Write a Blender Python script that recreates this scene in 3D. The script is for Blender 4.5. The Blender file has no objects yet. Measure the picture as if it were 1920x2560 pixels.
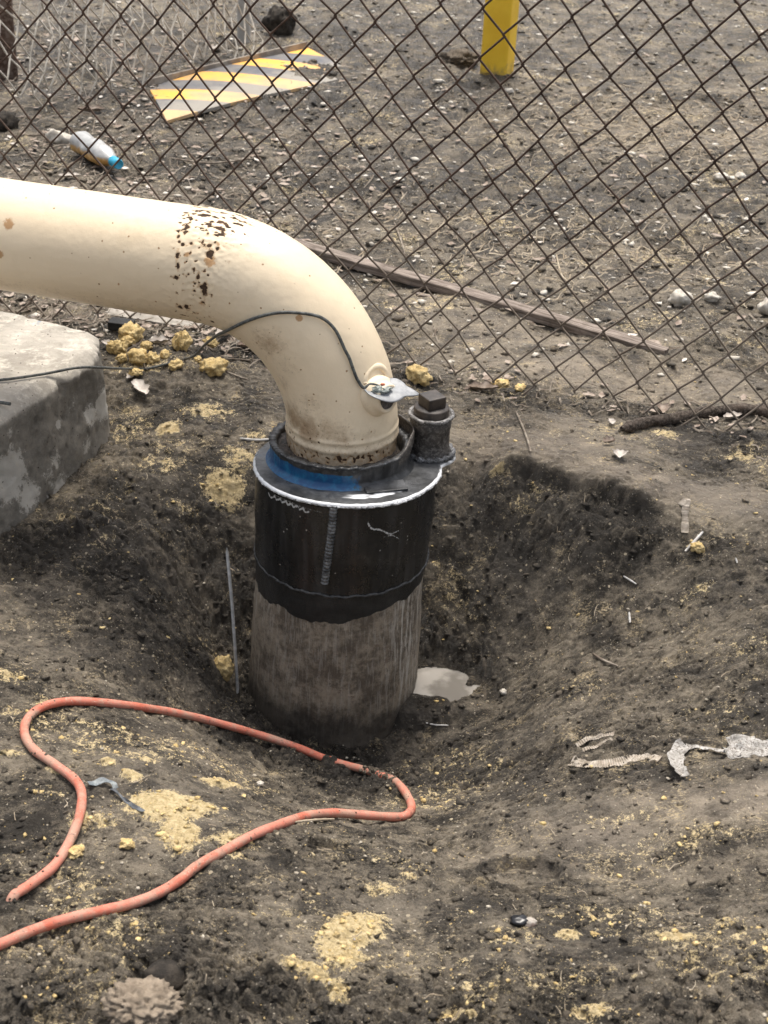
import bpy, bmesh, math, random
import numpy as np
from mathutils import Vector, Matrix, noise as mnoise
R = math.radians
S = bpy.context.scene
COL = S.collection
random.seed(7)
rng = np.random.default_rng(11)

# ------------------------------------------------------------------ camera, sky, sun, exposure
CAM_H = 1.45
PITCH, ROLL, FPX = R(29.94), R(2.87), 3600.0          # focal length in photo pixels (1920 x 2560)
F_ = np.array([0, math.cos(PITCH), -math.sin(PITCH)])
R0 = np.array([1.0, 0, 0]); U0 = np.array([0, math.sin(PITCH), math.cos(PITCH)])
CR = R0*math.cos(ROLL) + U0*math.sin(ROLL)
CU = U0*math.cos(ROLL) - R0*math.sin(ROLL)
cd = bpy.data.cameras.new('camera'); cam = bpy.data.objects.new('camera', cd); COL.objects.link(cam)
cam.matrix_world = Matrix(((CR[0], CU[0], -F_[0], 0), (CR[1], CU[1], -F_[1], 0), (CR[2], CU[2], -F_[2], CAM_H), (0, 0, 0, 1)))
cd.sensor_fit = 'VERTICAL'; cd.sensor_height = 24.0; cd.lens = 24.0*FPX/2560
cd.clip_start = 0.05; cd.clip_end = 400
cd.dof.use_dof = True; cd.dof.focus_distance = 2.7; cd.dof.aperture_fstop = 7.0
S.camera = cam

SUN_EL, SUN_AZ = R(70), R(5)      # azimuth measured from +Y (ahead of the camera) towards +X
w = bpy.data.worlds.new('World'); S.world = w; w.use_nodes = True
nt = w.node_tree; bg = nt.nodes['Background']
sky = nt.nodes.new('ShaderNodeTexSky'); sky.sky_type = 'NISHITA'; sky.sun_disc = False
sky.sun_elevation = SUN_EL; sky.sun_rotation = SUN_AZ
sky.air_density = 1.0; sky.dust_density = 6.0; sky.ozone_density = 1.0
hs = nt.nodes.new('ShaderNodeHueSaturation'); hs.inputs['Saturation'].default_value = .42; nt.links.new(sky.outputs[0], hs.inputs['Color']); nt.links.new(hs.outputs[0], bg.inputs[0]); bg.inputs[1].default_value = 0.12
sd = bpy.data.lights.new('sun', 'SUN'); so = bpy.data.objects.new('sun', sd); COL.objects.link(so)
sd.energy = 1.4; sd.angle = R(18); sd.color = (1.0, 0.93, 0.82)
sv = Vector((math.cos(SUN_EL)*math.sin(SUN_AZ), math.cos(SUN_EL)*math.cos(SUN_AZ), math.sin(SUN_EL)))
so.rotation_euler = sv.to_track_quat('Z', 'Y').to_euler(); so.location = (2, 3, 6)
S.view_settings.view_transform = 'Standard'; S.view_settings.look = 'None'
S.view_settings.exposure = 1.08; S.view_settings.gamma = 1.0; S.view_settings.use_curve_mapping = False
S.render.resolution_x = 768; S.render.resolution_y = 1024

# ------------------------------------------------------------------ helpers
CAMP = np.array([0, 0, CAM_H])
def ray(x, y):
    v = F_*FPX + CR*(x-960) - CU*(y-1280)
    return v
def at(x, y, z=0.0):                      # photo pixel -> point on the level z
    v = ray(x, y); t = (z-CAM_H)/v[2]
    return CAMP + t*v
def dep(x, y, d):                         # photo pixel -> point at depth d
    return CAMP + ray(x, y)/FPX*d
def project(P):
    d = P-CAMP; k = d@F_
    return np.stack([960+FPX*(d@CR)/k, 1280-FPX*(d@CU)/k], -1), k

_perm = np.random.default_rng(3).permutation(256).astype(np.int64); _perm = np.concatenate([_perm]*3)
_g = np.random.default_rng(5).normal(size=(256, 3)); _g /= np.linalg.norm(_g, axis=1)[:, None]
def pn(x, y, z=0.0):                       # Perlin noise, about -1..1
    x, y, z = np.broadcast_arrays(np.asarray(x, float), np.asarray(y, float), np.asarray(z, float))
    xi, yi, zi = np.floor(x).astype(np.int64), np.floor(y).astype(np.int64), np.floor(z).astype(np.int64)
    xf, yf, zf = x-xi, y-yi, z-zi
    fx, fy, fz = [t*t*t*(t*(t*6-15)+10) for t in (xf, yf, zf)]
    out = 0
    for dx in (0, 1):
        wx = fx if dx else 1-fx
        for dy in (0, 1):
            wy = fy if dy else 1-fy
            for dz in (0, 1):
                wz = fz if dz else 1-fz
                h = _perm[_perm[_perm[(xi+dx) & 255] + ((yi+dy) & 255)] + ((zi+dz) & 255)]
                g = _g[h]
                out = out + wx*wy*wz*(g[..., 0]*(xf-dx)+g[..., 1]*(yf-dy)+g[..., 2]*(zf-dz))
    return out*1.6
def fbm(x, y, z=0.0, o=4, g=0.5):
    s, a, f = 0, 1, 1
    for i in range(o):
        s = s + a*pn(x*f+i*17.3, y*f+i*7.1, np.asarray(z)*f+i*3.7); a *= g; f *= 2.03
    return s
def sst(a, b, x):
    t = np.clip((x-a)/(b-a), 0, 1); return t*t*(3-2*t)

def link(o, parent=None):
    COL.objects.link(o)
    if parent is not None: o.parent = parent
    return o
def tag(o, label=None, cat=None, group=None, kind=None):
    if label: o['label'] = label
    if cat: o['category'] = cat
    if group: o['group'] = group
    if kind: o['kind'] = kind
    return o
def thing(name, loc, label, cat, group=None, rot=(0, 0, 0)):
    o = bpy.data.objects.new(name, None); o.empty_display_size = .1
    COL.objects.link(o); o.location = loc; o.rotation_euler = rot
    return tag(o, label, cat, group)

def npmesh(name, V, Fc, mat, parent=None, smooth=True, attrs=None, origin=None):
    """V (n,3), Fc (m,k) uniform polygons or list of lists. Vertices are world coordinates; origin gives the object's place."""
    V = np.asarray(V, float)
    me = bpy.data.meshes.new(name)
    org = np.zeros(3) if origin is None else np.asarray(origin, float)
    base = np.zeros(3)
    if parent is not None: base = np.array(parent.location)
    if parent is not None and origin is None: org = base
    Vl = V-org
    if isinstance(Fc, np.ndarray):
        m, k = Fc.shape
        me.vertices.add(len(V)); me.vertices.foreach_set('co', Vl.astype(np.float32).ravel())
        me.loops.add(m*k); me.loops.foreach_set('vertex_index', Fc.astype(np.int32).ravel())
        me.polygons.add(m); me.polygons.foreach_set('loop_start', np.arange(0, m*k, k, dtype=np.int32))
        me.polygons.foreach_set('loop_total', np.full(m, k, dtype=np.int32))
        me.update(calc_edges=True)
    else:
        me.from_pydata([tuple(v) for v in Vl], [], [tuple(int(i) for i in f) for f in Fc]); me.update()
    if smooth: me.polygons.foreach_set('use_smooth', np.ones(len(me.polygons), dtype=bool))
    for kname, a in (attrs or {}).items():
        at_ = me.attributes.new(kname, 'FLOAT', 'POINT'); at_.data.foreach_set('value', np.asarray(a, np.float32).ravel())
    me.materials.append(mat)
    o = bpy.data.objects.new(name, me); link(o, parent)
    o.location = tuple(org-base)
    return o

def grid_faces(nu, nv, cu=False, cv=False):
    iu = np.arange(nu if cu else nu-1); iv = np.arange(nv if cv else nv-1)
    a, b = np.meshgrid(iu, iv, indexing='ij'); a2 = (a+1) % nu; b2 = (b+1) % nv
    return np.stack([a*nv+b, a2*nv+b, a2*nv+b2, a*nv+b2], -1).reshape(-1, 4)

def cat_mesh(parts):
    V, Fs, n = [], [], 0
    for v, f in parts:
        V.append(v); Fs += [[int(i)+n for i in q] for q in f]; n += len(v)
    return np.concatenate(V), Fs

def frames(P):
    P = np.asarray(P, float); T = np.gradient(P, axis=0); T /= np.linalg.norm(T, axis=1)[:, None]+1e-12
    n = np.cross(T[0], [0, 0, 1.0])
    if np.linalg.norm(n) < 1e-3: n = np.cross(T[0], [1.0, 0, 0])
    n /= np.linalg.norm(n); N = [n]
    for i in range(1, len(P)):
        n = N[-1]-T[i]*(N[-1]@T[i]); n /= np.linalg.norm(n)+1e-12; N.append(n)
    N = np.array(N); return T, N, np.cross(T, N)
def tube(P, r, n=8, caps=True):
    P = np.asarray(P, float); T, N, B = frames(P)
    r = np.broadcast_to(np.asarray(r, float), (len(P),))
    a = np.linspace(0, 2*np.pi, n, endpoint=False)
    V = P[:, None]+r[:, None, None]*(np.cos(a)[None, :, None]*N[:, None]+np.sin(a)[None, :, None]*B[:, None])
    F = grid_faces(len(P), n, cv=True).tolist()
    if caps: F += [list(range(n))[::-1], [(len(P)-1)*n+i for i in range(n)]]
    return V.reshape(-1, 3), F
def spline(P, m=8):
    P = np.asarray(P, float); P = np.vstack([2*P[0]-P[1], P, 2*P[-1]-P[-2]]); out = []
    for i in range(1, len(P)-2):
        for t in np.linspace(0, 1, m, endpoint=False):
            a, b, c, d = P[i-1:i+3]
            out.append(.5*((2*b)+(-a+c)*t+(2*a-5*b+4*c-d)*t*t+(-a+3*b-3*c+d)*t**3))
    out.append(P[-2]); return np.array(out)

def lathe(prof, c0, c1=None, n=96, jitter=None):
    """prof: (r, z) pairs, axis vertical through c0 at every z (c0 may be a function of z)."""
    prof = np.asarray(prof, float); a = np.linspace(0, 2*np.pi, n, endpoint=False)
    V = np.zeros((len(prof), n, 3))
    for i, (r, z) in enumerate(prof):
        c = c0(z) if callable(c0) else c0
        V[i, :, 0] = c[0]+r*np.cos(a); V[i, :, 1] = c[1]+r*np.sin(a); V[i, :, 2] = z
    if jitter is not None: V = jitter(V)
    return V.reshape(-1, 3), grid_faces(len(prof), n, cv=True)

def bevel_box(sx, sy, sz, b=.004, seg=2, sub=0):
    bm = bmesh.new(); bmesh.ops.create_cube(bm, size=1)
    bmesh.ops.scale(bm, vec=(sx, sy, sz), verts=bm.verts)
    if b: bmesh.ops.bevel(bm, geom=bm.edges[:], offset=b, segments=seg, affect='EDGES', profile=.5)
    if sub: bmesh.ops.subdivide_edges(bm, edges=bm.edges[:], cuts=sub, use_grid_fill=True)
    V = np.array([v.co[:] for v in bm.verts]); F = [[v.index for v in f.verts] for f in bm.faces]
    bm.free(); return V, F
def rotz(V, a):
    c, s = math.cos(a), math.sin(a); return V@np.array([[c, s, 0], [-s, c, 0], [0, 0, 1.0]])
_ico = {}
def ico(sub):
    if sub not in _ico:
        bm = bmesh.new(); bmesh.ops.create_icosphere(bm, subdivisions=sub, radius=1)
        _ico[sub] = (np.array([v.co[:] for v in bm.verts]), np.array([[v.index for v in f.verts] for f in bm.faces])); bm.free()
    return _ico[sub]
def lump(sub, seed, amp=.35, fr=1.6):
    V, F = ico(sub); n = fbm(V[:, 0]*fr+seed*3.1, V[:, 1]*fr+seed, V[:, 2]*fr+seed*1.7, 3, .55)
    return V*(1+amp*n)[:, None], F

# ------------------------------------------------------------------ material helpers
class NT:
    def __init__(s, name):
        s.m = bpy.data.materials.new(name); s.m.use_nodes = True; s.t = s.m.node_tree
        s.b = s.t.nodes['Principled BSDF']; s.out = s.t.nodes['Material Output']
        s.obj = s.t.nodes.new('ShaderNodeTexCoord').outputs['Object']
    def L(s, a, b): s.t.links.new(a, b)
    def N(s, k): return s.t.nodes.new(k)
    def put(s, sock, v):
        if isinstance(v, (int, float)): sock.default_value = v
        elif isinstance(v, tuple): sock.default_value = (*v, 1) if len(v) == 3 and len(sock.default_value) == 4 else v
        else: s.L(v, sock)
    def scaled(s, sc, rot=(0, 0, 0)):
        n = s.N('ShaderNodeMapping'); s.L(s.obj, n.inputs[0]); n.inputs['Scale'].default_value = sc; n.inputs['Rotation'].default_value = rot; return n.outputs[0]
    def noise(s, scale, detail=6, rough=.6, vec=None, dist=0.0):
        n = s.N('ShaderNodeTexNoise'); s.L(vec or s.obj, n.inputs['Vector']); n.inputs['Scale'].default_value = scale
        n.inputs['Detail'].default_value = detail; n.inputs['Roughness'].default_value = rough; n.inputs['Distortion'].default_value = dist
        return n.outputs['Fac']
    def voro(s, scale, vec=None, feature='F1', rnd=1.0):
        n = s.N('ShaderNodeTexVoronoi'); s.L(vec or s.obj, n.inputs['Vector']); n.inputs['Scale'].default_value = scale; n.feature = feature
        n.inputs['Randomness'].default_value = rnd
        return n.outputs['Distance'], (n.outputs['Color'] if feature != 'DISTANCE_TO_EDGE' else None)
    def ramp(s, v, a, b, lo=0.0, hi=1.0):
        n = s.N('ShaderNodeMapRange'); n.interpolation_type = 'SMOOTHSTEP'; s.put(n.inputs[0], v)
        n.inputs[1].default_value = a; n.inputs[2].default_value = b; n.inputs[3].default_value = lo; n.inputs[4].default_value = hi; return n.outputs[0]
    def math(s, op, a, b=0.0, clamp=False):
        n = s.N('ShaderNodeMath'); n.operation = op; n.use_clamp = clamp; s.put(n.inputs[0], a); s.put(n.inputs[1], b); return n.outputs[0]
    def mix(s, f, a, b):
        n = s.N('ShaderNodeMix'); n.data_type = 'RGBA'; s.put(n.inputs[0], f); s.put(n.inputs[6], a); s.put(n.inputs[7], b); return n.outputs[2]
    def attr(s, name):
        n = s.N('ShaderNodeAttribute'); n.attribute_name = name; return n.outputs['Fac']
    def sep(s, v):
        n = s.N('ShaderNodeSeparateXYZ'); s.L(v, n.inputs[0]); return n.outputs
    def bump(s, h, strength=.5, dist=.01, prev=None):
        n = s.N('ShaderNodeBump'); s.L(h, n.inputs['Height']); n.inputs['Strength'].default_value = strength; n.inputs['Distance'].default_value = dist
        if prev is not None: s.L(prev, n.inputs['Normal'])
        return n.outputs[0]
    def done(s, col=None, rough=None, metal=None, norm=None, spec=None):
        if col is not None: s.put(s.b.inputs['Base Color'], col)
        if rough is not None: s.put(s.b.inputs['Roughness'], rough)
        if metal is not None: s.put(s.b.inputs['Metallic'], metal)
        if norm is not None: s.L(norm, s.b.inputs['Normal'])
        if spec is not None: s.put(s.b.inputs['Specular IOR Level'], spec)
        return s.m

def mottled(name, cols, scale=30, rough=.85, bump=.4, bd=.003, spec=.3, metal=0.0, fine=200):
    m = NT(name); a = m.ramp(m.noise(scale, 8, .65), .38, .62); b = m.ramp(m.noise(scale*3.7, 6, .7), .45, .62)
    c = m.mix(a, cols[0], cols[1])
    if len(cols) > 2: c = m.mix(b, c, cols[2])
    return m.done(c, rough, metal, m.bump(m.noise(fine, 6, .7), bump, bd), spec)

# soil ------------------------------------------------
def soil_material():
    m = NT('soil'); g = m.noise
    n1 = g(5, 10, .62); n2 = g(30, 10, .72, m.scaled((.75, 1.5, 1.0), (0, 0, .12))); n3 = g(170, 8, .75); n4 = g(16, 9, .7)
    dark, mid, light = (.030, .025, .0185), (.116, .097, .072), (.265, .225, .168)
    t = m.math('ADD', m.math('MULTIPLY', n2, .50), m.math('MULTIPLY', n3, .42))
    t = m.math('ADD', t, m.math('MULTIPLY', n4, .62)); t = m.math('SUBTRACT', t, .16)
    t = m.math('ADD', t, m.math('MULTIPLY', m.math('SUBTRACT', n1, .5), .62))
    pale = m.attr('pale'); wet_dark = m.attr('wet_dark')
    t = m.math('ADD', t, m.math('MULTIPLY', pale, .12))
    t = m.math('SUBTRACT', t, m.math('MULTIPLY', wet_dark, .12))
    t = m.math('ADD', t, m.math('MULTIPLY', m.math('SUBTRACT', g(520, 4, .7), .5), .30))
    c = m.mix(m.ramp(t, .53, .62), dark, mid)
    c = m.mix(m.ramp(t, .60, .76), c, light)
    # warm and grey drift of the soil
    c = m.mix(m.ramp(g(3.1, 6, .6), .4, .65, 0, .35), c, (.12, .105, .088))
    c = m.mix(m.math('MULTIPLY', pale, m.ramp(g(55, 6, .7), .35, .6, .35, .85)), c, (.24, .20, .155))
    # small flecks of tan and yellow earth
    fl = m.math('ADD', m.math('MULTIPLY', g(210, 5, .7, m.scaled((.7, 1.3, 1.))), .6), m.math('MULTIPLY', g(13, 6, .65), .55))
    c = m.mix(m.ramp(fl, .645, .70, 0, .8), c, (.46, .37, .23)); tone = m.attr('tone')
    c = m.mix(m.ramp(tone, .7, 1.0, 0, .45), c, (.24, .195, .145)); c = m.mix(m.ramp(tone, .3, .0, 0, .6), c, (.045, .036, .027))
    # pale grit
    d, col = m.voro(240); keep = m.ramp(m.sep(col)[0], .95, .97)
    c = m.mix(m.math('MULTIPLY', m.ramp(d, .38, .3), keep), c, (.42, .37, .29))
    d2, col2 = m.voro(95); keep2 = m.ramp(m.sep(col2)[0], .955, .965)
    c = m.mix(m.math('MULTIPLY', m.ramp(m.math('ADD', d2, m.math('MULTIPLY', n3, .3)), .48, .38), keep2), c, (.45, .38, .27))
    # yellow clay smeared over the soil
    cl = m.math('ADD', m.attr('clay'), m.math('MULTIPLY', m.math('SUBTRACT', g(60, 12, .82), .5), 2.1))
    cl = m.math('ADD', cl, m.math('MULTIPLY', m.math('SUBTRACT', g(300, 4, .7), .5), .7))
    ccol = m.mix(m.ramp(g(120, 6, .7), .35, .65), (.52, .39, .19), (.80, .65, .38))
    c = m.mix(m.ramp(cl, .48, .62, 0, .93), c, ccol)
    # damp mud, with pit shade painted into the same mask
    wn = m.math('MULTIPLY', wet_dark, m.ramp(g(24, 8, .7), .25, .6, .55, 1))
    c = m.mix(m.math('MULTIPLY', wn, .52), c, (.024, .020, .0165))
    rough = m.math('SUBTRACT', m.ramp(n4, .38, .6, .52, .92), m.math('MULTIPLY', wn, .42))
    h = m.math('ADD', m.math('MULTIPLY', g(90, 10, .75), .7), m.math('MULTIPLY', g(420, 5, .7), .3))
    sm = m.math('MULTIPLY', pale, m.ramp(n4, .35, .6)); b = m.bump(m.math('MULTIPLY', h, m.math('SUBTRACT', 1.0, m.math('MULTIPLY', sm, .75))), .95, .015)
    return m.done(c, rough, 0, b, .35)
M_soil = soil_material()
M_clod = mottled('soil_clod', [(.035, .028, .021), (.105, .084, .063), (.18, .15, .115)], 60, .95, .6, .004, .2)
M_darkclod = mottled('dark_clod', [(.018, .015, .012), (.05, .041, .032)], 60, .85, .6, .004, .3)
M_clay = mottled('yellow_clay', [(.58, .42, .18), (.76, .60, .31), (.40, .29, .14)], 45, .95, .8, .005, .2)
M_pebble = mottled('pebble', [(.42, .38, .32), (.60, .56, .49)], 50, .8, .3, .002, .3)
M_straw = mottled('dry_straw', [(.30, .24, .17), (.42, .36, .27)], 20, .85, .2, .002, .2)
M_twig = mottled('twig', [(.14, .11, .085), (.30, .26, .21)], 40, .9, .4, .002, .2)
M_leaf = mottled('dead_leaf', [(.20, .15, .115), (.36, .30, .25)], 35, .8, .4, .002, .3)
M_leafpale = mottled('pale_leaf', [(.46, .41, .36), (.62, .57, .51)], 35, .7, .4, .002, .3)

# ------------------------------------------------------------------ the lie of the land
CTRL = [  # photo pixel x, y and level of the ground there
 (835,1890,-.43),(700,1850,-.39),(960,1860,-.42),(600,1760,-.37),(1060,1830,-.385),(1100,1710,-.36),(1190,1700,-.352),(1070,1640,-.345),
 (560,1640,-.33),(520,1500,-.24),(560,1350,-.16),(420,1400,-.13),(440,1600,-.20),(300,1500,-.11),(620,1180,-.05),(560,1080,-.02),(620,1000,0),
 (430,1780,-.20),(300,1740,-.12),(150,1700,-.09),(50,1600,-.10),(100,1400,-.09),(260,1250,-.06),(300,1100,-.04),(400,1200,-.05),(400,1000,-.01),(450,900,.01),
 (1180,1120,.005),(1150,1060,.01),(1140,1170,-.01),(1250,1190,-.005),(1350,1170,.005),(1420,1200,.01),(1160,1262,-.10),(1190,1370,-.15),(1200,1520,-.235),(1300,1170,.01),(1480,1215,.01),(1600,1265,.005),(1270,1290,-.085),(1400,1330,-.075),(1540,1370,-.055),
 (1350,1480,-.20),(1300,1620,-.31),(1450,1600,-.23),(1550,1480,-.14),(1720,1480,-.09),(1850,1380,-.01),(1880,1600,-.07),(1650,1650,-.18),(1450,1760,-.24),(1250,1780,-.325),
 (1700,1800,-.12),(1880,1850,-.05),(1650,1950,-.10),(1850,2000,-.01),(1400,1950,-.20),(1200,1960,-.27),(1050,1950,-.31),(900,1960,-.34),(750,1900,-.34),
 (1010,2040,-.22),(880,2090,-.13),(700,1980,-.20),(560,1900,-.21),(400,1880,-.08),(200,1850,-.07),(60,1850,-.07),(300,2000,-.04),(520,2040,-.06),(100,2100,-.05),
 (1150,2120,-.15),(1350,2100,-.11),(1600,2120,-.07),(1850,2200,-.01),(1300,2220,-.07),(1000,2230,-.07),(700,2200,-.05),(400,2250,-.03),(60,2300,-.02),(1000,2400,-.02),(1500,2400,-.01),
 (300,2500,.02),(900,2540,.0),(1500,2540,.0),(1880,2500,.01),(1850,1200,.01),(1700,1150,.01),(1500,1080,.01),(1300,1020,.01),(1100,980,.01)]
CASC0 = -.0753
cp = np.array([[*at(x, y, z)[:2], z] for x, y, z in CTRL])
ex = []
for X in np.linspace(-1.9, 1.9, 9):
    for Y in (0.5, 3.6, 4.4): ex.append((X, Y, 0))
for Y in np.linspace(.9, 3.3, 6):
    ex.append((-1.5, Y, 0)); ex.append((1.6, Y, 0))
ex += [(-1.0, 1.6, 0), (-1.0, 2.2, -.05), (1.0, 1.5, 0), (1.1, 2.0, 0)]
cp = np.vstack([cp, np.array(ex)])
def tps(r2): return np.where(r2 > 1e-12, .5*r2*np.log(r2+1e-12), 0)
for _r in cp[:len(CTRL)]:
    if _r[2] < -.06 and _r[0] > CASC0+.32 and _r[2] > -.322: _r[2] *= .78
_D = ((cp[:, None, :2]-cp[None, :, :2])**2).sum(-1); n_ = len(cp)
_A = np.zeros((n_+3, n_+3)); _A[:n_, :n_] = tps(_D)+np.eye(n_)*.0012
_A[:n_, n_] = 1; _A[:n_, n_+1:] = cp[:, :2]; _A[n_:, :n_] = _A[:n_, n_:].T
_W = np.linalg.solve(_A, np.concatenate([cp[:, 2], [0, 0, 0]]))
def base_h(x, y):
    x = np.asarray(x, float); y = np.asarray(y, float); out = np.full(x.shape, _W[n_])+_W[n_+1]*x+_W[n_+2]*y
    for i in range(n_): out = out+_W[i]*tps((x-cp[i, 0])**2+(y-cp[i, 1])**2)
    win = sst(2.2, 1.6, np.abs(x))*sst(4.2, 3.5, y)*sst(.2, .7, y)
    return out*win
def base_at(px, py):                       # photo pixel -> point on the smooth ground
    v = ray(px, py)/FPX; t0, t1 = .8, 12.0
    ts = np.linspace(t0, t1, 900); P = CAMP+ts[:, None]*v
    d = P[:, 2]-base_h(P[:, 0], P[:, 1]); i = np.argmax(d < 0)
    return P[i] if d[i] < 0 else at(px, py, 0)

CASC = dep(868, 1165, 2.775)               # the casing's axis at flange level
CASB = dep(832, 1700, 3.02)
FLZ = float(CASC[2])
print('flange', CASC, 'bottom', CASB)

def axis1(fine0, fine1, step, lo, hi, g=1.03, mx=3.0):
    a = list(np.arange(fine0, fine1, step)); s = step
    while a[-1] < hi: s = min(s*g, mx); a.append(a[-1]+s)
    s = step; b = [fine0]
    while b[-1] > lo: s = min(s*g, mx); b.append(b[-1]-s)
    return np.array(b[1:][::-1]+a)
gx = axis1(-.85, 1.05, .0028, -70, 70, 1.022)
gy = axis1(1.05, 3.25, .0028, -30, 120, 1.012)
GX, GY = np.meshgrid(gx, gy, indexing='ij')
H0 = base_h(GX, GY)
rc = np.hypot(GX-CASC[0], GY-CASC[1])
def blobs(lst, k=1.0):
    out = np.zeros_like(GX)
    for b in lst:
        px, py, rx, ry, a, s = b
        p = base_at(px, py); dx, dy = GX-p[0], GY-p[1]; c, q = math.cos(R(a)), math.sin(R(a))
        u = (dx*c+dy*q)/rx; v = (-dx*q+dy*c)/ry
        out = np.maximum(out, s*np.exp(-(u*u+v*v)**1.3))
    return out
# (px, py, half width, half depth, turn in degrees, strength)
CLAY = [(430,2010,.085,.045,10,1.0),(450,2080,.035,.06,20,.95),(560,1960,.05,.018,30,.85),(230,2050,.05,.03,10,.66),(880,2330,.042,.075,-35,1.0),(850,2380,.04,.05,0,.9),(765,2440,.045,.02,-25,.9),
 (845,2485,.018,.03,0,.85),(580,2110,.055,.03,0,.66),(600,2150,.03,.02,0,.6),(140,1925,.02,.02,0,.8),(330,1940,.022,.022,0,.85),(270,1905,.02,.015,0,.8),(360,1900,.03,.012,0,.75),(30,1890,.03,.015,0,.7),
 (560,1215,.06,.05,0,.8),(600,1145,.06,.05,0,.62),(420,1085,.04,.035,0,.85),(330,1080,.08,.10,0,.5),(400,1170,.09,.06,0,.52),(470,1290,.08,.04,0,.50),(240,1350,.07,.04,0,.47),(300,1220,.07,.05,0,.47),
 (520,1040,.09,.05,0,.62),(640,1090,.04,.04,0,.55),(350,930,.12,.05,0,.58),(420,880,.07,.03,0,.55),(320,860,.06,.04,0,.6),(530,930,.1,.04,0,.5),
 (1420,2345,.022,.018,0,.85),(1690,2352,.035,.012,-5,1.0),(1600,2150,.16,.07,0,.42),(1500,2300,.22,.08,0,.42),(1730,2100,.1,.05,0,.46),(1000,2180,.12,.04,0,.44),(1400,2450,.2,.06,0,.40),
 (1200,2500,.06,.03,0,.52),(1480,2540,.04,.02,0,.7),(1140,2540,.04,.012,0,.8),(1740,1490,.05,.03,0,.52),(1680,1650,.1,.03,0,.38),(1850,1150,.06,.03,0,.62),(1660,1090,.05,.03,0,.66),(1730,1380,.03,.012,0,.62),
 (1170,980,.12,.03,0,.50),(1250,965,.05,.03,0,.62),(1880,1700,.05,.03,0,.38),(300,2350,.1,.05,0,.38),(700,2300,.15,.05,0,.40),(960,2230,.04,.02,0,.62),(1020,2210,.02,.015,0,.72),
 (20,1700,.05,.03,0,.6),(30,1780,.03,.02,0,.55),(460,1640,.02,.02,0,.55),(120,1990,.05,.03,0,.45),(1000,2400,.2,.06,0,.40),(1090,1440,.015,.012,0,.6),(1240,1190,.02,.01,0,.75),(1530,2050,.1,.03,0,.45)]
PALE = [(1350,1120,.22,.07,-5,1.0),(1560,1190,.16,.05,-10,1.0),(1780,1250,.2,.07,-10,.9),(1480,1080,.3,.06,0,.5),(1830,2010,.12,.05,0,1.0),(1650,2000,.1,.04,0,.6),(1500,2080,.16,.06,0,.55),(1700,2200,.2,.06,0,.35),
 (800,2060,.10,.05,0,.6),(700,2080,.2,.06,0,.4),(500,1900,.12,.05,0,.35),(250,1850,.15,.05,0,.35),(1450,940,.35,.10,-14,.75),(1250,830,.30,.14,-14,.55),(1700,960,.25,.12,-14,.55),(1100,760,.25,.1,0,.3),
 (1500,700,.5,.2,0,.12),(1700,330,.7,.4,0,.22),(1300,330,.6,.2,0,.1),(200,470,.4,.2,0,.12),(350,2120,.15,.06,0,.3),(1250,2150,.12,.05,0,.4)]
WET_DARK = [(200,1330,.10,.05,30,.8),(60,1420,.12,.06,30,.75),(280,1220,.06,.05,40,.6),(330,1450,.12,.10,0,.6),(560,1500,.13,.16,0,.8),(480,1400,.12,.09,0,.7),(560,1750,.2,.07,-10,.85),(420,1650,.10,.06,0,.6),  # damp soil, with part of the pit's shade painted in
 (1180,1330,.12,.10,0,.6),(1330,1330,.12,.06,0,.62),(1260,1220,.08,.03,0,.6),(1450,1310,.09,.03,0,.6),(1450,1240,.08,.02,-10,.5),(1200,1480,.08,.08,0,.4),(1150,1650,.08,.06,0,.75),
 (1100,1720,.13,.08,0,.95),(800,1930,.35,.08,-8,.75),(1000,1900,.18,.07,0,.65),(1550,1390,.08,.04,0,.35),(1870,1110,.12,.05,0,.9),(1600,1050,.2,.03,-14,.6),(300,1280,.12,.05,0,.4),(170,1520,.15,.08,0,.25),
 (410,2470,.05,.04,0,.7),(130,2530,.10,.03,0,.6),(700,2530,.3,.04,0,.35),(700,250,.9,.5,0,.46),(1100,450,1.0,.4,0,.42),(150,150,.9,.9,0,.48),(900,100,.9,.9,0,.36),(300,400,.5,.2,0,.42),(1750,100,.5,.6,0,.15),(1140,215,.15,.16,0,.6),(1190,170,.2,.1,0,.45),(1260,1760,.08,.05,0,.4),(600,880,.2,.06,0,.7),(1020,960,.10,.05,0,.8),(430,860,.15,.05,0,.55),(1350,880,.05,.03,0,.4)]  # the yard blobs here simply darken the soil
clay = blobs(CLAY); pale = blobs(PALE); wet_dark = blobs(WET_DARK)
wet_dark = np.maximum(wet_dark, .85*sst(.30, .19, rc)*sst(-.15, -.3, H0))  # darker ring at the casing's foot, damp and painted shade together
clay = np.maximum(clay, .22+.22*sst(.1, .6, fbm(GX*4, GY*4, 2.0, 3)))*(1-.55*sst(.3, .8, wet_dark))
pale = pale*(1-sst(.4, .8, wet_dark))
rough = .42+.9*wet_dark*(rc > 0)+.25*fbm(GX*2.5, GY*2.5, 5., 3) - .42*pale
rough = rough+.5*blobs([(900,2500,.5,.08,0,1),(300,2450,.4,.1,0,.8),(1000,1980,.25,.05,-5,1.0),(1500,1850,.35,.08,0,.7),(1600,1700,.3,.1,0,.5),(1700,2500,.3,.1,0,.5)])
rough = np.clip(rough, .15, 1.5)
fade = sst(14, 4.5, np.hypot(GX, GY))
near = sst(4.2, 3.4, GY)*sst(.8, 1.0, GY)
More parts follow.
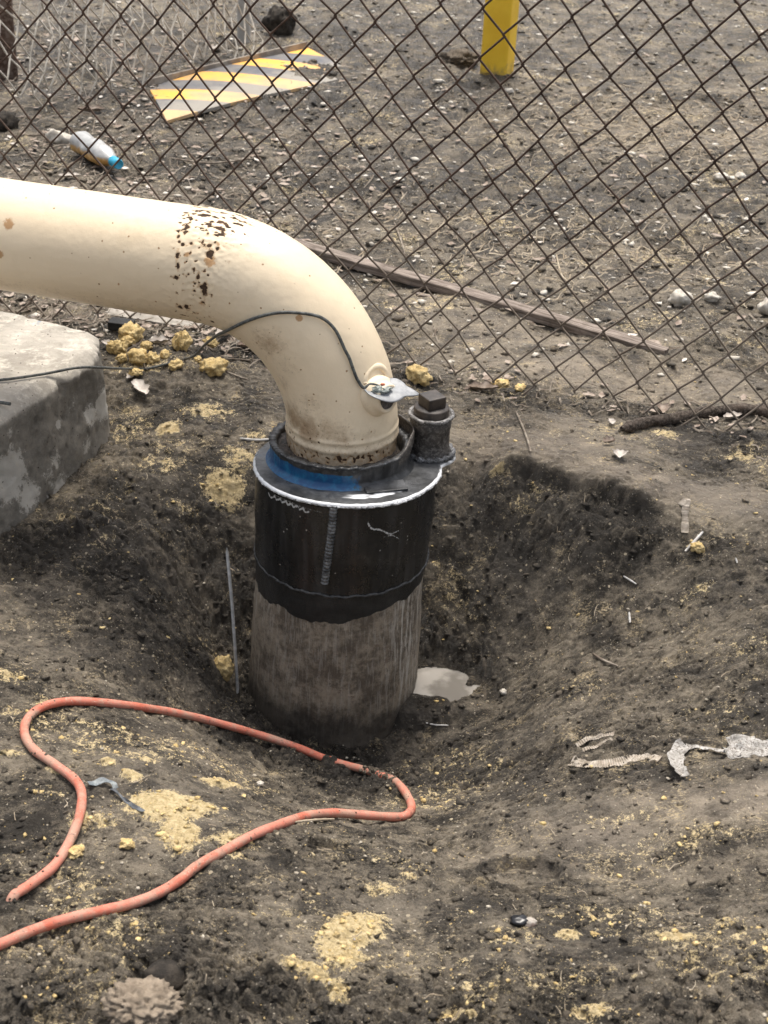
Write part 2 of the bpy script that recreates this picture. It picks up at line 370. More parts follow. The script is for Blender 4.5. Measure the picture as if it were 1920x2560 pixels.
# drifted lumps, slumps and crumbs
wx, wy = GX+.02*pn(GX*9, GY*9, 1.), GY+.02*pn(GX*9, GY*9, 8.)
Hn = .020*fbm(GX*3.3, GY*3.3, 0., 3)*fade
Hn += rough*(.015*fbm(wx*13, wy*13, H0*13, 3, .55) + .0095*np.abs(pn(wx*38, wy*38, H0*38)) + .0055*np.abs(pn(wx*85, wy*85, H0*85)) + .0036*(np.abs(pn(GX*150, GY*150, 2.))+.6*pn(GX*250, GY*250, H0*150))*near)
ridge = 1-np.abs(pn(wx*17, wy*30, 4.)); Hn += .010*rough*sst(.82, 1., ridge)*-1
def worley(x, y, seed):
    xi, yi = np.floor(x).astype(np.int64), np.floor(y).astype(np.int64); f1 = np.full(x.shape, 9.); f2 = f1.copy(); idc = np.zeros(x.shape)
    for dx in (-1, 0, 1):
        for dy in (-1, 0, 1):
            h = _perm[_perm[(xi+dx+seed) & 255]+((yi+dy) & 255)]; px = xi+dx+(h/255.); py = yi+dy+(_perm[h+37]/255.); d = np.hypot(x-px, y-py)
            n_ = d < f1; f2 = np.where(n_, f1, np.minimum(f2, d)); idc = np.where(n_, _perm[h+91]/255., idc); f1 = np.minimum(f1, d)
    return f1, f2, idc
rr_ = np.maximum(rc, .05); ox_, oy_ = (GX-CASC[0])/rr_*H0*.8, (GY-CASC[1])/rr_*H0*.8
sx_, sy_ = ox_+wx+.006*pn(GX*60, GY*60, 3.), oy_+wy+.006*pn(GX*60, GY*60, 12.)
f1, f2, idA = worley(sx_*34, sy_*44, 5); cl1 = sst(.05, .45, f2-f1)*np.clip(1.1-f1, 0, 1)*sst(.35, .75, idA)
f1b, f2b, idB = worley(sx_*82+3, sy_*105+9, 71); cl2 = sst(.05, .5, f2b-f1b)*np.clip(1.1-f1b, 0, 1)*sst(.3, .8, idB)
f1c, f2c, idC = worley(sx_*170+3, sy_*200+9, 31); cl3 = sst(.05, .5, f2c-f1c)*sst(.2, .9, idC)
patchy = sst(-.25, .35, fbm(GX*5, GY*5, 33., 3))
Hn += rough*near*((.016*cl1+.0075*cl2)*(.25+.75*patchy)+.0032*cl3)
tone = np.clip(.5+(idB-.5)*.9*near*sst(.2, .5, cl2)*.9+(idA-.5)*.5*cl1, 0, 1)
Hn += .009*sst(.45, .8, clay)*(.5+.5*pn(GX*60, GY*60, 4.))
dug = np.zeros_like(H0)
def dent(px, py, f):
    global dug
    p = base_at(px, py); dug = dug+f(GX-p[0], GY-p[1])
# boot heel print, hole of a core, smaller dents
def heel(dx, dy):
    r = np.hypot(dx/.062, dy/.045); a = sst(1.0, .86, r)*-.012*sst(-.055, -.02, dx); b = .008*np.exp(-((r-1.08)/.10)**2)
    return a+b+.004*np.cos(r*22)*sst(1.7, 1.15, r)*sst(.8, 1.1, r)*(dx < 0)
dent(1300, 2195, heel)
dent(805, 2128, lambda dx, dy: -.018*sst(1, .85, np.hypot(dx/.024, dy/.020)))
dent(1620, 1185, lambda dx, dy: .003*np.cos(np.hypot(dx, dy)*420)*sst(.03, .02, np.hypot(dx, dy)))
dent(1300, 1900, lambda dx, dy: -.02*np.exp(-(dx/.06)**2-(dy/.03)**2))
dent(410, 2470, lambda dx, dy: -.025*sst(1, .7, np.hypot(dx/.035, dy/.03)))
# broken lip of the bank behind the hole
LP = np.array([base_at(*q)[:2] for q in [(1140,1200),(1240,1192),(1340,1185),(1420,1200),(1490,1232),(1540,1252),(1590,1268),(1650,1300),(1720,1318)]])
dmin = np.full_like(GX, 9.); sgn = np.zeros_like(GX); tpar = np.zeros_like(GX)
lx, ly = GX+.010*pn(GX*13, GY*13, 3.)+.006*pn(GX*45, GY*45, 5.), GY+.013*pn(GX*12, GY*12, 7.)+.005*pn(GX*50, GY*50, 1.)
for i in range(len(LP)-1):
    a_, b_ = LP[i], LP[i+1]; v_ = b_-a_; t = np.clip(((lx-a_[0])*v_[0]+(ly-a_[1])*v_[1])/(v_@v_), 0, 1)
    d_ = np.hypot(lx-a_[0]-t*v_[0], ly-a_[1]-t*v_[1]); s_ = np.sign(v_[0]*(ly-a_[1])-v_[1]*(lx-a_[0])); u = d_ < dmin
    dmin = np.where(u, d_, dmin); sgn = np.where(u, s_, sgn); tpar = np.where(u, i+t, tpar)
e = dmin*sgn; endf = sst(.2, 2.0, tpar)*sst(8, 6.2, tpar)
dug += endf*(.016*sst(-.003, .005, e)*np.exp(-np.clip(e, 0, 9)/.12)-.024*sst(.0, -.014, e)*np.exp(np.clip(e, -9, 0)/.06))
wet_dark = np.maximum(wet_dark, .55*endf*sst(.004, -.006, e)*sst(-.16, -.05, e))  # dark band under the lip, shade painted over damp earth
pale = np.maximum(pale*sst(-.006, .006, e+1*(dmin > .25)), .8*endf*sst(0, .01, e)*sst(.14, .05, e))
HZ = H0+Hn*np.clip(fade+.15, 0, 1)+dug
# standing water lies in a shallow pan beside the pile
PUDZ = -.352; PUD = at(1100, 1708, PUDZ)
pd = np.hypot((GX-PUD[0])/.072, (GY-PUD[1])/.052)+.35*pn(GX*22, GY*22, 3.)+.15*pn(GX*60, GY*60, 3.)
HZ = np.where(pd < 1.6, HZ*sst(.8, 1.35, pd)+(1-sst(.8, 1.35, pd))*(PUDZ-.010), HZ)
HZ = np.where((pd > 1.05) & (pd < 3.0), np.maximum(HZ, PUDZ+.005+.006*pn(GX*40, GY*40, 1.)-.06*sst(1.75, 2.9, pd)), HZ)
HZ = np.where((rc < .26) & (H0 < -.25), np.maximum(HZ, HZ*.0-.43+.035*sst(.26, .175, rc)*(1+pn(GX*30, GY*30, 5.))), HZ)
HZ = np.where((pd < 1.0), np.minimum(HZ, PUDZ-.004+.012*sst(.55, 1.0, pd)*pn(GX*50, GY*50, 7.)), HZ)

def hsamp(x, y):
    x = np.asarray(x, float); y = np.asarray(y, float)
    i = np.clip(np.searchsorted(gx, x)-1, 0, len(gx)-2); j = np.clip(np.searchsorted(gy, y)-1, 0, len(gy)-2)
    u = (x-gx[i])/(gx[i+1]-gx[i]); v = (y-gy[j])/(gy[j+1]-gy[j])
    return HZ[i, j]*(1-u)*(1-v)+HZ[i+1, j]*u*(1-v)+HZ[i, j+1]*(1-u)*v+HZ[i+1, j+1]*u*v
def gsamp(A, x, y):
    i = np.clip(np.searchsorted(gx, x), 0, len(gx)-1); j = np.clip(np.searchsorted(gy, y), 0, len(gy)-1); return A[i, j]
def gnd(px, py, lift=0.0):                 # photo pixel -> point on the finished ground
    v = ray(px, py)/FPX; ts = np.linspace(.8, 14.0, 5000); P = CAMP+ts[:, None]*v
    d = P[:, 2]-lift-hsamp(P[:, 0], P[:, 1]); i = int(np.argmax(d < 0))
    return P[i].copy() if d[i] < 0 else at(px, py, lift)
def on(p, lift=0.0): return np.array([p[0], p[1], float(hsamp(p[0], p[1]))+lift])

V = np.stack([GX, GY, HZ], -1).reshape(-1, 3)
g = npmesh('ground', V, grid_faces(len(gx), len(gy)), M_soil, attrs=dict(clay=clay, pale=pale, wet_dark=wet_dark, tone=tone))
tag(g, kind='structure')

# puddle ------------------------------------------------
m = NT('muddy_water'); c = m.mix(m.ramp(m.noise(14, 4, .5), .42, .60), (.17, .155, .135), (.34, .315, .28))
M_water = m.done(c, .06, 0, m.bump(m.noise(30, 2, .4), .05, .002), .6)
aa = np.linspace(0, 2*np.pi, 60, endpoint=False)
pv = np.stack([PUD[0]+.088*np.cos(aa), PUD[1]+.064*np.sin(aa), np.full(60, PUDZ)], -1)
tag(npmesh('puddle_water', pv, [list(range(60))], M_water, smooth=False), kind='structure')
# ------------------------------------------------------------------ metal and paint
def paint_cream():
    m = NT('cream_paint'); n = m.noise
    base = m.mix(m.ramp(n(2.2, 5, .55), .35, .7), (.77, .63, .44), (.81, .685, .50))
    base = m.mix(m.ramp(n(9, 8, .7), .52, .75, 0, .35), base, (.60, .46, .28))
    c0 = m.noise(5, 9, .75, m.scaled((.35, 1, 1))); base = m.mix(m.ramp(c0, .56, .74, 0, .4), base, (.50, .37, .22))
    dirt_tone = m.attr('dirt_tone'); dn = m.math('ADD', dirt_tone, m.math('MULTIPLY', m.math('SUBTRACT', n(45, 10, .8), .5), 1.3))
    c = m.mix(m.ramp(dn, .30, 1.0, 0, .8), base, (.27, .17, .09)); c = m.mix(m.math('MULTIPLY', m.ramp(dirt_tone, .15, .6), m.ramp(n(130, 8, .8), .55, .66, 0, .8)), c, (.16, .09, .045))
    # small pits and specks
    d, col = m.voro(120); sp = m.math('MULTIPLY', m.ramp(m.math('ADD', d, m.math('MULTIPLY', n(400, 3, .6), .35)), .45, .35), m.ramp(m.sep(col)[0], .95, .955))
    c = m.mix(sp, c, (.33, .20, .10))
    r = m.math('ADD', m.attr('rust'), m.math('MULTIPLY', m.math('SUBTRACT', n(110, 8, .75), .5), .9))
    c = m.mix(m.ramp(r, .42, .62, 0, .85), c, (.42, .22, .08))
    ch = m.math('ADD', m.attr('chip'), m.math('MULTIPLY', m.math('SUBTRACT', n(260, 6, .7), .5), .35))
    cm = m.ramp(ch, .48, .54); c = m.mix(m.ramp(ch, .30, .47, 0, .55), c, (.46, .27, .12))
    c = m.mix(cm, c, m.mix(m.ramp(n(70, 6, .7), .4, .65), (.040, .022, .012), (.10, .055, .028)))
    h = m.math('SUBTRACT', m.math('MULTIPLY', n(70, 8, .72), .6), m.math('MULTIPLY', cm, 1.0))
    b = m.bump(h, .55, .0022, m.bump(n(420, 4, .6), .15, .0006))
    return m.done(c, m.mix(cm, (.38, .38, .38), (.85, .85, .85)), 0, b, .35)
M_cream = paint_cream()
def black_paint():
    m = NT('black_coating'); n = m.noise
    st = m.noise(18, 6, .6, m.scaled((3, 3, .35)))
    c = m.mix(m.ramp(st, .4, .68), (.009, .0092, .0095), (.028, .028, .0285))
    c = m.mix(m.ramp(n(7, 8, .7), .55, .75, 0, .6), c, (.07, .065, .058))
    d, col = m.voro(160); c = m.mix(m.math('MULTIPLY', m.ramp(d, .3, .2), m.ramp(m.sep(col)[0], .975, .98)), c, (.3, .28, .25))
    c = m.mix(m.ramp(m.attr('scratch'), .35, .7), c, (.45, .45, .44))
    return m.done(c, m.ramp(n(30, 8, .7), .3, .7, .20, .44), 0, m.bump(m.math('ADD', m.math('MULTIPLY', n(60, 8, .7), .7), m.math('MULTIPLY', n(14, 4, .5), .6)), .35, .003), .5)
M_black = black_paint()
def plate_mat():
    m = NT('plate_coating'); n = m.noise
    c = m.mix(m.ramp(n(16, 8, .7), .38, .68), (.020, .021, .022), (.105, .108, .112))
    c = m.mix(m.ramp(n(8, 4, .6), .6, .72, 0, .7), c, (.02, .07, .13))
    c = m.mix(m.ramp(m.attr('scratch'), .30, .72), c, (.74, .75, .76))
    return m.done(c, m.ramp(n(40, 8, .7), .3, .7, .25, .55), 0, m.bump(n(90, 8, .7), .35, .002), .55)
M_plate = plate_mat()
def blue_mat():
    m = NT('blue_coating'); n = m.noise
    a = m.attr('blue'); a = m.math('ADD', a, m.math('MULTIPLY', m.math('SUBTRACT', n(45, 9, .75), .5), 1.5))
    c = m.mix(m.ramp(n(30, 8, .7), .38, .68), (.013, .0135, .014), (.07, .07, .07))
    c = m.mix(m.ramp(a, .40, .60), c, m.mix(m.ramp(n(50, 6, .7), .4, .7), (.003, .055, .16), (.010, .14, .27)))
    c = m.mix(m.ramp(m.math('ADD', m.attr('scratch'), m.math('MULTIPLY', m.math('SUBTRACT', n(160, 6, .7), .5), .7)), .38, .62), c, (.36, .38, .40))
    return m.done(c, m.ramp(n(40, 8, .7), .3, .7, .28, .5), 0, m.bump(n(120, 8, .7), .4, .0015), .5)
M_blue = blue_mat()
def mud_pipe():
    m = NT('muddy_steel'); n = m.noise
    v = m.scaled((1, 1, .62)); s1 = m.noise(42, 10, .78, v); s2 = n(11, 9, .7); s3 = n(75, 8, .75)
    c = m.mix(m.ramp(m.math('ADD', m.math('MULTIPLY', s2, .6), m.math('MULTIPLY', s3, .4)), .42, .58), (.105, .083, .060), (.29, .240, .178))
    c = m.mix(m.ramp(s1, .54, .70, 0, .6), c, (.045, .038, .031))
    c = m.mix(m.math('MULTIPLY', m.attr('bare'), m.ramp(m.noise(60, 9, .8, m.scaled((2.2, 2.2, .16))), .50, .58)), c, (.42, .385, .33))
    c = m.mix(m.ramp(s3, .60, .68, 0, .8), c, (.03, .024, .02))
    c = m.mix(m.ramp(n(19, 8, .7), .60, .68, 0, .6), c, (.10, .060, .043))
    tar = m.math('ADD', m.attr('tar'), m.math('MULTIPLY', m.math('SUBTRACT', n(60, 6, .7), .5), .25))
    tm = m.ramp(tar, .47, .52)
    c = m.mix(tm, c, m.mix(m.ramp(s2, .4, .65), (.014, .014, .0135), (.030, .029, .027)))
    wet_dark = m.math('ADD', m.attr('wet_dark'), m.math('MULTIPLY', m.math('SUBTRACT', n(30, 8, .7), .5), 1.1))
    c = m.mix(m.ramp(wet_dark, .35, .9, 0, .8), c, (.026, .022, .018))
    return m.done(c, m.mix(tm, (.75, .75, .75), (.42, .42, .42)), 0, m.bump(m.math('ADD', s1, m.math('MULTIPLY', s3, .5)), .7, .004), .4)
M_mudpipe = mud_pipe()
M_steel = mottled('dark_pitted_steel', [(.024, .020, .018), (.060, .052, .045), (.13, .118, .105)], 45, .55, .4, .002, .5, 0.0)
M_plug = mottled('brown_oiled_steel', [(.022, .017, .014), (.060, .047, .038)], 40, .45, .3, .0015, .5)
M_bead = mottled('bright_scraped_edge', [(.20, .20, .20), (.66, .67, .68), (.05, .05, .05)], 45, .5, .7, .003, .5)
M_weld = mottled('weld_bead', [(.014, .014, .014), (.05, .05, .049)], 60, .5, .5, .002, .5)
M_galv = mottled('galvanised_plate', [(.20, .21, .22), (.30, .31, .32)], 60, .5, .2, .001, .5)
M_cable = mottled('cable_jacket', [(.045, .047, .045), (.12, .125, .115)], 120, .6, .5, .001, .4)
M_mastic = mottled('dark_mastic', [(.016, .014, .013), (.06, .05, .042), (.13, .105, .085)], 45, .55, .6, .004, .5)

# ------------------------------------------------------------------ cream pipe with its elbow
PR = .1065
RIMZ = FLZ+.048
EC = dep(856, 1090, 2.785); ECx = np.array([EC[0], EC[1]])
pl = dep(0, 590, 2.90); pw = dep(470, 672, 2.745)
PZ = .4888; ECx = np.array([-.0889, 2.4839])
dd = np.array([math.cos(R(164.38)), math.sin(R(164.38))])
print('EC', EC, 'pl', pl, 'pw', pw, 'dir', dd, 'PZ', PZ)
ER = .2805
print('elbow radius', ER, 'rimz', RIMZ)
ztan = PZ-ER
d3 = np.array([dd[0], dd[1], 0]); up = np.array([0, 0, 1.0]); E3 = np.array([ECx[0], ECx[1], 0])
nrm = np.cross(d3, up)
def centre(s):     # s along the centre line, 0 at the elbow's upper weld, negative down the elbow
    if s >= 0: return E3+d3*(ER+s)+up*PZ, d3
    L = ER*math.pi/2
    if s >= -L:
        a = -s/ER     # 0 at weld, pi/2 at bottom
        return E3+d3*(ER-ER*math.sin(a))+up*(PZ-ER+ER*math.cos(a)), d3*math.cos(a)+up*math.sin(a)
    return E3+up*(ztan-(-s-L)), up
def pipe_grid(ss, nphi, rr=PR):
    a = np.linspace(0, 2*np.pi, nphi, endpoint=False); V = np.zeros((len(ss), nphi, 3)); Sg = np.zeros((len(ss), nphi)); N = np.zeros_like(V)
    for i, s in enumerate(ss):
        c, t = centre(s); v = np.cross(t, nrm)     # outward side of the bend
        N[i] = np.cos(a)[:, None]*v+np.sin(a)[:, None]*nrm
        V[i] = c+rr*N[i]; Sg[i] = s
    return V, Sg, N
def snapto(V, N, px, py):
    P = V.reshape(-1, 3); NN = N.reshape(-1, 3); uv, k = project(P)
    d = np.hypot(uv[:, 0]-px, uv[:, 1]-py); face = ((P-CAMP)*NN).sum(1) < 0
    d = np.where(face, d, 1e9); i = int(np.argmin(d)); return P[i].copy(), NN[i].copy()
Lb = -(ER*math.pi/2+max(0, ztan-(RIMZ-.03)))
sA = np.arange(Lb, .30, .0022); sB = [.30]
while sB[-1] < 4.0: sB.append(sB[-1]+min(.08, (sB[-1]-.27)*.12+.003))
ss = np.concatenate([sA, sB[1:]]); NPH = 330
PV, PS, PN = pipe_grid(ss, NPH)
def q3(a): return PV[..., 0]*a, PV[..., 1]*a, PV[..., 2]*a
chip = np.zeros(PS.shape); rust = np.zeros(PS.shape); dirt_tone = np.zeros(PS.shape)
k = 1/1.565
def cpx(zx, zy): return zx*k, 400+zy*k
CH = [(820,372,22,22),(797,512,15,30),(790,500,20,12),(775,455,9,16),(695,372,10,26),(695,416,9,18),(690,462,13,9),(703,575,17,12),(732,575,11,15),(718,607,16,7),(760,510,8,8),(757,428,8,9),(738,447,6,6),(800,435,7,7),
      (815,335,11,9),(852,350,9,9),(860,268,30,9),(795,320,6,13),(845,322,6,6),(715,330,9,7),(830,632,10,6),(785,540,6,5),(720,270,9,6),(735,262,12,8),(830,240,14,8),(800,215,16,9),(845,225,18,7),(760,210,16,6),(870,240,14,6),(720,230,12,5),
      (880,290,12,6),(850,295,14,6),(812,290,8,8),(790,250,7,6),(745,245,8,7),(770,235,8,5),(705,245,8,5),(698,300,7,9),(700,320,7,7),(750,330,9,8),(745,365,7,8),(693,565,6,8),(730,205,14,6),(820,258,8,6),(700,280,6,8),(765,265,6,6),(895,262,8,5),(780,345,5,5)]
warp = .30*pn(*q3(90))+.25*pn(*q3(210))
for zx, zy, rx, ry in CH:
    px, py = cpx(zx, zy); P0, N0 = snapto(PV, PN, px, py)
    c0 = centre(PS.reshape(-1)[int(np.argmin(((PV.reshape(-1, 3)-P0)**2).sum(1)))])[1]
    D = PV-P0; al = D@c0; ac = np.linalg.norm(D-al[..., None]*c0, axis=-1)
    sx, sy = rx/1.565/1296*1.35, ry/1.565/1296*1.45
    q = np.hypot(al/sx, ac/sy); chip = np.maximum(chip, (1.55-q)*.5+warp*.55)
# crackle of small chips at the top of the joint, thinner lower down
ang = np.arctan2((PN*nrm).sum(-1), PN[..., 2])
band = sst(-.105, -.05, PS)*sst(.045, .02, PS)
top = sst(.95, .35, np.abs(ang+.0)) ; frontlow = sst(2.4, 1.6, np.abs(ang))
n1 = np.abs(pn(PS*75, ang*9, 3.))+.5*pn(PS*190, ang*26, 6.); chip = np.maximum(chip, band*(.30*top+.62)*(.55+.9*np.abs(n1)*.75)*sst(.20, .45, fbm(PS*55, ang*8.5, 1., 3)+.16*top+.0))
nn = pn(*q3(150)); chip = np.maximum(chip, .9*sst(.62, .75, nn)*sst(-.09, -.04, PS)*sst(.04, .0, PS))
rust = np.maximum(rust, .33*band*sst(-.1, .5, pn(*q3(30))))
for zx, zy, r_, s_ in [(40,252,24,.9),(8,370,16,.9),(1170,620,12,1.0),(465,487,5,.9),(1010,710,10,.6),(735,370,14,.7),(820,395,26,.75),(850,330,14,.6),(790,560,22,.55),(980,390,30,.42),(965,380,20,.45),(1140,950,24,.4),(1220,930,12,.5)]:
    P0, N0 = snapto(PV, PN, *cpx(zx, zy)); rust = np.maximum(rust, 1.0*s_*np.exp(-((np.linalg.norm(PV-P0, axis=-1))/(r_/1.565/1296*1.3))**2))
for zx, zy, r_, s_ in [(1050,720,90,.62),(1000,680,50,.45),(1120,800,80,.42),(1200,960,120,.40),(1150,1010,80,.8),(1200,1060,80,.85),(1290,1070,90,.6),(1340,1095,80,.55),(1110,870,60,.45),(900,640,70,.35),(1440,1085,60,.45)]:
    P0, N0 = snapto(PV, PN, *cpx(zx, zy)); dirt_tone = np.maximum(dirt_tone, 1.12*s_*np.exp(-((np.linalg.norm(PV-P0, axis=-1))/(r_/1.565/1296))**2))
under = sst(.05, -.75, PN[..., 2])*sst(-.25, .1, PS); dirt_tone = np.maximum(dirt_tone, .42*under)  # straight pipe toned browner towards its underside
zz = PV[..., 2]; low = sst(RIMZ+.035, RIMZ+.004, zz)*(PS < -.2)
chip = np.maximum(chip, low*(.33+.50*pn(*q3(150))+.30*pn(*q3(60))))
dirt_tone = np.maximum(dirt_tone, .75*sst(RIMZ+.06, RIMZ, zz)*(PS < -.2))
spk = sst(.52, .66, pn(*q3(170))); rl = PV[..., 0]-ECx[0]
chip = np.maximum(chip, .8*spk*sst(RIMZ+.11, RIMZ+.05, zz)*(PS < -.2)*sst(.02, -.05, rl))
bub = np.exp(-((PS-.0+.03)/.05)**2); dsp = .0011*bub*pn(*q3(130))+.0005*fbm(*q3(28), 3)+.0014*np.exp(-((PS)/.008)**2)
dsp = dsp+(.0030*np.exp(-((zz-RIMZ-.016)/.006)**2)+.0022*np.exp(-((zz-RIMZ-.034)/.004)**2))*(PS < -.2)
dsp = dsp+.0012*np.clip(dirt_tone, 0, 1)*pn(*q3(95))-.0008*sst(.45, .6, chip)
PVd = PV+PN*dsp[..., None]
pipe = thing('elbow_pipe', tuple(E3+up*ztan), 'thick cream painted steel pipe with chipped joint, bending down into the black casing', 'pipe')
i0 = int(np.argmin(np.abs(ss)))
def strip(i, j): return PVd[i:j].reshape(-1, 3), dict(chip=chip[i:j], rust=rust[i:j], dirt_tone=dirt_tone[i:j])
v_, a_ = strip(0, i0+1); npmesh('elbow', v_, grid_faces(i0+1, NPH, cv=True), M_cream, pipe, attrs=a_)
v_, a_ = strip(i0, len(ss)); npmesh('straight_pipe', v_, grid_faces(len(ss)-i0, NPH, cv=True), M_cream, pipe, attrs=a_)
# outlet boss on the elbow with a metal flap and the bonded cable on it
BP, BN = snapto(PV, PN, 948, 1000)
BN2 = BN.copy(); BN2[2] = .12; BN2 /= np.linalg.norm(BN2)
prof = [(-.02, .040), (.002, .038), (.006, .034), (.012, .029), (.022, .0275), (.024, .0255), (.024, .021), (.004, .0195)]
sid = np.cross(BN2, up); sid /= np.linalg.norm(sid); u2 = np.cross(sid, BN2)
a = np.linspace(0, 2*np.pi, 48, endpoint=False); bc = BP+np.array([0, 0, .008])
bv = np.array([[bc+BN2*h_+(sid*math.cos(t)+u2*math.sin(t))*r_*(1+.03*math.sin(3*t)) for t in a] for h_, r_ in prof])
zb = np.zeros(bv.shape[:2]); npmesh('outlet_boss', bv.reshape(-1, 3), grid_faces(len(prof), 48, cv=True), M_cream, pipe, attrs=dict(chip=zb, rust=zb+.1, dirt_tone=zb+.28))
P1, N1 = snapto(PV, PN, 944, 946)
ring = [P1+N1*(-.0055)+(np.cross(N1, sid)*math.sin(t)*.8+sid*math.cos(t))*.027 for t in np.linspace(0, 2*math.pi, 40)]
tv, tf = tube(ring, .0075, 10); zb = np.zeros(len(tv)); npmesh('weld_ridge', tv, tf, M_cream, pipe, attrs=dict(chip=zb, rust=zb, dirt_tone=zb+.15))
tv, tf = tube([bc+BN2*.0, bc+BN2*.0215], .0205, 32); npmesh('plug', tv, tf, M_mastic, pipe)  # dark disc standing in for the boss's shaded interior
pc = BP+BN2*.016+up*.026
pn_ = up*.97-np.array([F_[0], F_[1], 0])*.24; pn_ /= np.linalg.norm(pn_)
pu = CR-pn_*(CR@pn_); pu /= np.linalg.norm(pu); pv2 = np.cross(pn_, pu)
na = 64; rings = []
for rr in (0, .25, .5, .75, .92, 1.0):
    row = []
    for t in np.linspace(0, 2*np.pi, na, endpoint=False):
        dt = (t+np.pi) % (2*np.pi)-np.pi
        rad = .0385*(1+.06*math.sin(2*t+1))+.024*max(0, 1-abs(dt+.05)/.42)**1.2
        x_, y_ = rr*rad*math.cos(t), rr*rad*math.sin(t)*.93
        h_ = -.10*x_*abs(x_)/.04-.0012*math.sin(4*t)*rr - (.004 if rr == 1 else 0)*0 + .0035*rr**4*math.sin(t*2+.6)
        row.append(pc+pu*x_+pv2*y_+pn_*h_)
    rings.append(row)
rings = np.array(rings); rb = rings[::-1]-pn_*.0016
fv = np.concatenate([rings, rb]).reshape(-1, 3)
npmesh('metal_flap', fv, grid_faces(12, na, cv=True), M_galv, pipe)
lv, lf = lump(3, 4, .45, 2.2); lv = lv*np.array([.019, .011, .0065]); Lm = np.stack([pu, pv2, pn_]); lv = lv@Lm+pc-pu*.009+pn_*.004-pv2*.006
npmesh('bond_lump', lv, lf, mottled('bond_putty', [(.07, .09, .08), (.22, .25, .23), (.40, .42, .40)], 90, .7, .7, .002), pipe)
lv, lf = lump(2, 9, .3, 2); lv = lv*np.array([.0045, .003, .002])@Lm+pc-pu*.006+pn_*.0105; npmesh('copper_spot', lv, lf, mottled('copper_red', [(.35, .08, .04), (.5, .2, .12)], 60, .5), pipe)

# ------------------------------------------------------------------ casing
def Cz(z):
    t = (CASC[2]-z)/(CASC[2]-CASB[2]); t = max(t, -.1); return CASC+(CASB-CASC)*t
cas = thing('well_casing', tuple(Cz(-.43)), 'upright well casing in the pit, black above, muddy below, with blue collar on top', 'well casing')
SR = .1725; zs1, zs0 = FLZ-.006, FLZ-.186
zl = np.linspace(-.60, zs0+.01, 190)
def jl(V):
    c = np.array([Cz(z)[:2] for z in zl]); d = V[..., :2]-c[:, None]; r = np.linalg.norm(d, axis=-1, keepdims=True)
    x, y, z = V[..., 0], V[..., 1], V[..., 2]
    n = .0022*fbm(x*11, y*11, z*6., 4)+.0010*pn(x*60, y*60, z*30)
    n += .012*sst(-.33, -.46, z)*(.6+fbm(x*16, y*16, z*16, 3))
    V[..., :2] = c[:, None]+d/r*(r+n[..., None]); return V
lv, lf = lathe([(SR-.005+.0075*float(sst(-.06, -.36, z)), z) for z in zl], Cz, n=420, jitter=jl)
A = np.arctan2(lv[:, 1]-CASC[1], lv[:, 0]-CASC[0])
tarline = zs0-.052+.013*fbm(np.cos(A)*3.5, np.sin(A)*3.5, 2., 2)+.0045*pn(np.cos(A)*13, np.sin(A)*13, 6.)+.015*np.cos(A+.2)
tarline += -.004-.010*sst(.7, .0, np.abs(A+1.6))+.030*sst(.5, -.2, np.sin(A)+1.0-.3)*0
tar = .5+(lv[:, 2]-tarline)*60
bare = 1.0*sst(-1.1, -.5, A)*sst(.6, .1, A)+.7*sst(-2.3, -2.9, A)*sst(-.1, .0, lv[:, 2]+.1)+.35
wetp = sst(-.25, -.40, lv[:, 2])*1.0+.15*sst(-1.1, -1.5, A)*sst(-.1, -.3, lv[:, 2])
npmesh('muddy_pipe', lv, lf, M_mudpipe, cas, attrs=dict(tar=np.clip(tar, 0, 1), bare=bare, wet_dark=wetp))
# coated sleeve
zl2 = np.concatenate([[zs0-.001, zs0], np.linspace(zs0+.003, zs1, 150)])
def js(V):
    x, y, z = V[..., 0], V[..., 1], V[..., 2]; c = CASC[:2]
    d = V[..., :2]-np.array([Cz(q)[:2] for q in zl2])[:, None]; r = np.linalg.norm(d, axis=-1, keepdims=True); V[..., 2] += -.060*(y-c[1])*sst(zs1-.03, zs1, z)
    n = .0011*fbm(x*14, y*14, z*10., 3); V[..., :2] += d/r*n[..., None]; return V
lv, lf = lathe([(SR-.008, zl2[0])]+[(SR+.0035*sst(zs0+.03, zs0+.10, z)-.001, z) for z in zl2[1:]], Cz, n=1000, jitter=js)
def csurf(px, py, rad=SR+.0035):           # photo pixel -> point on the casing's front
    v = ray(px, py)/FPX; ts = np.linspace(2.2, 3.2, 4000); P = CAMP+ts[:, None]*v
    c = CASC+(CASB-CASC)*((CASC[2]-P[:, 2])/(CASC[2]-CASB[2]))[:, None]
    i = int(np.argmax(np.hypot(P[:, 0]-c[:, 0], P[:, 1]-c[:, 1]) < rad)); return P[i]
scr = np.zeros(len(lv)); z5 = lambda x, y: (560+x/2.37, 1180+y/2.37)
def scratch(pts, wd, s, arr, V, fn=None):
    Q_ = spline([csurf(*z5(*p)) for p in pts], 14)
    d = np.min(np.linalg.norm(V[:, None]-Q_[None], axis=-1), 1) if len(V) < 5000 else None
    if d is None:
        lo, hi = Q_.min(0)-.01, Q_.max(0)+.01; mk = np.all((V > lo) & (V < hi), axis=1); d = np.full(len(V), 9.); d[mk] = np.min(np.linalg.norm(V[mk][:, None]-Q_[None], axis=-1), 1)
    arr[:] = np.maximum(arr, s*sst(wd*1.6, wd*.5, d)*(.75+.5*pn(V[:, 0]*300, V[:, 1]*300, V[:, 2]*300)))
zig = [(262, 100)]
for i in range(13): zig.append((275+i*17+(i % 2)*6, 118+i*7.0-(i % 2)*4+(8 if i % 2 == 0 else 0)))
zig = [(x_, y_+26) for x_, y_ in zig]
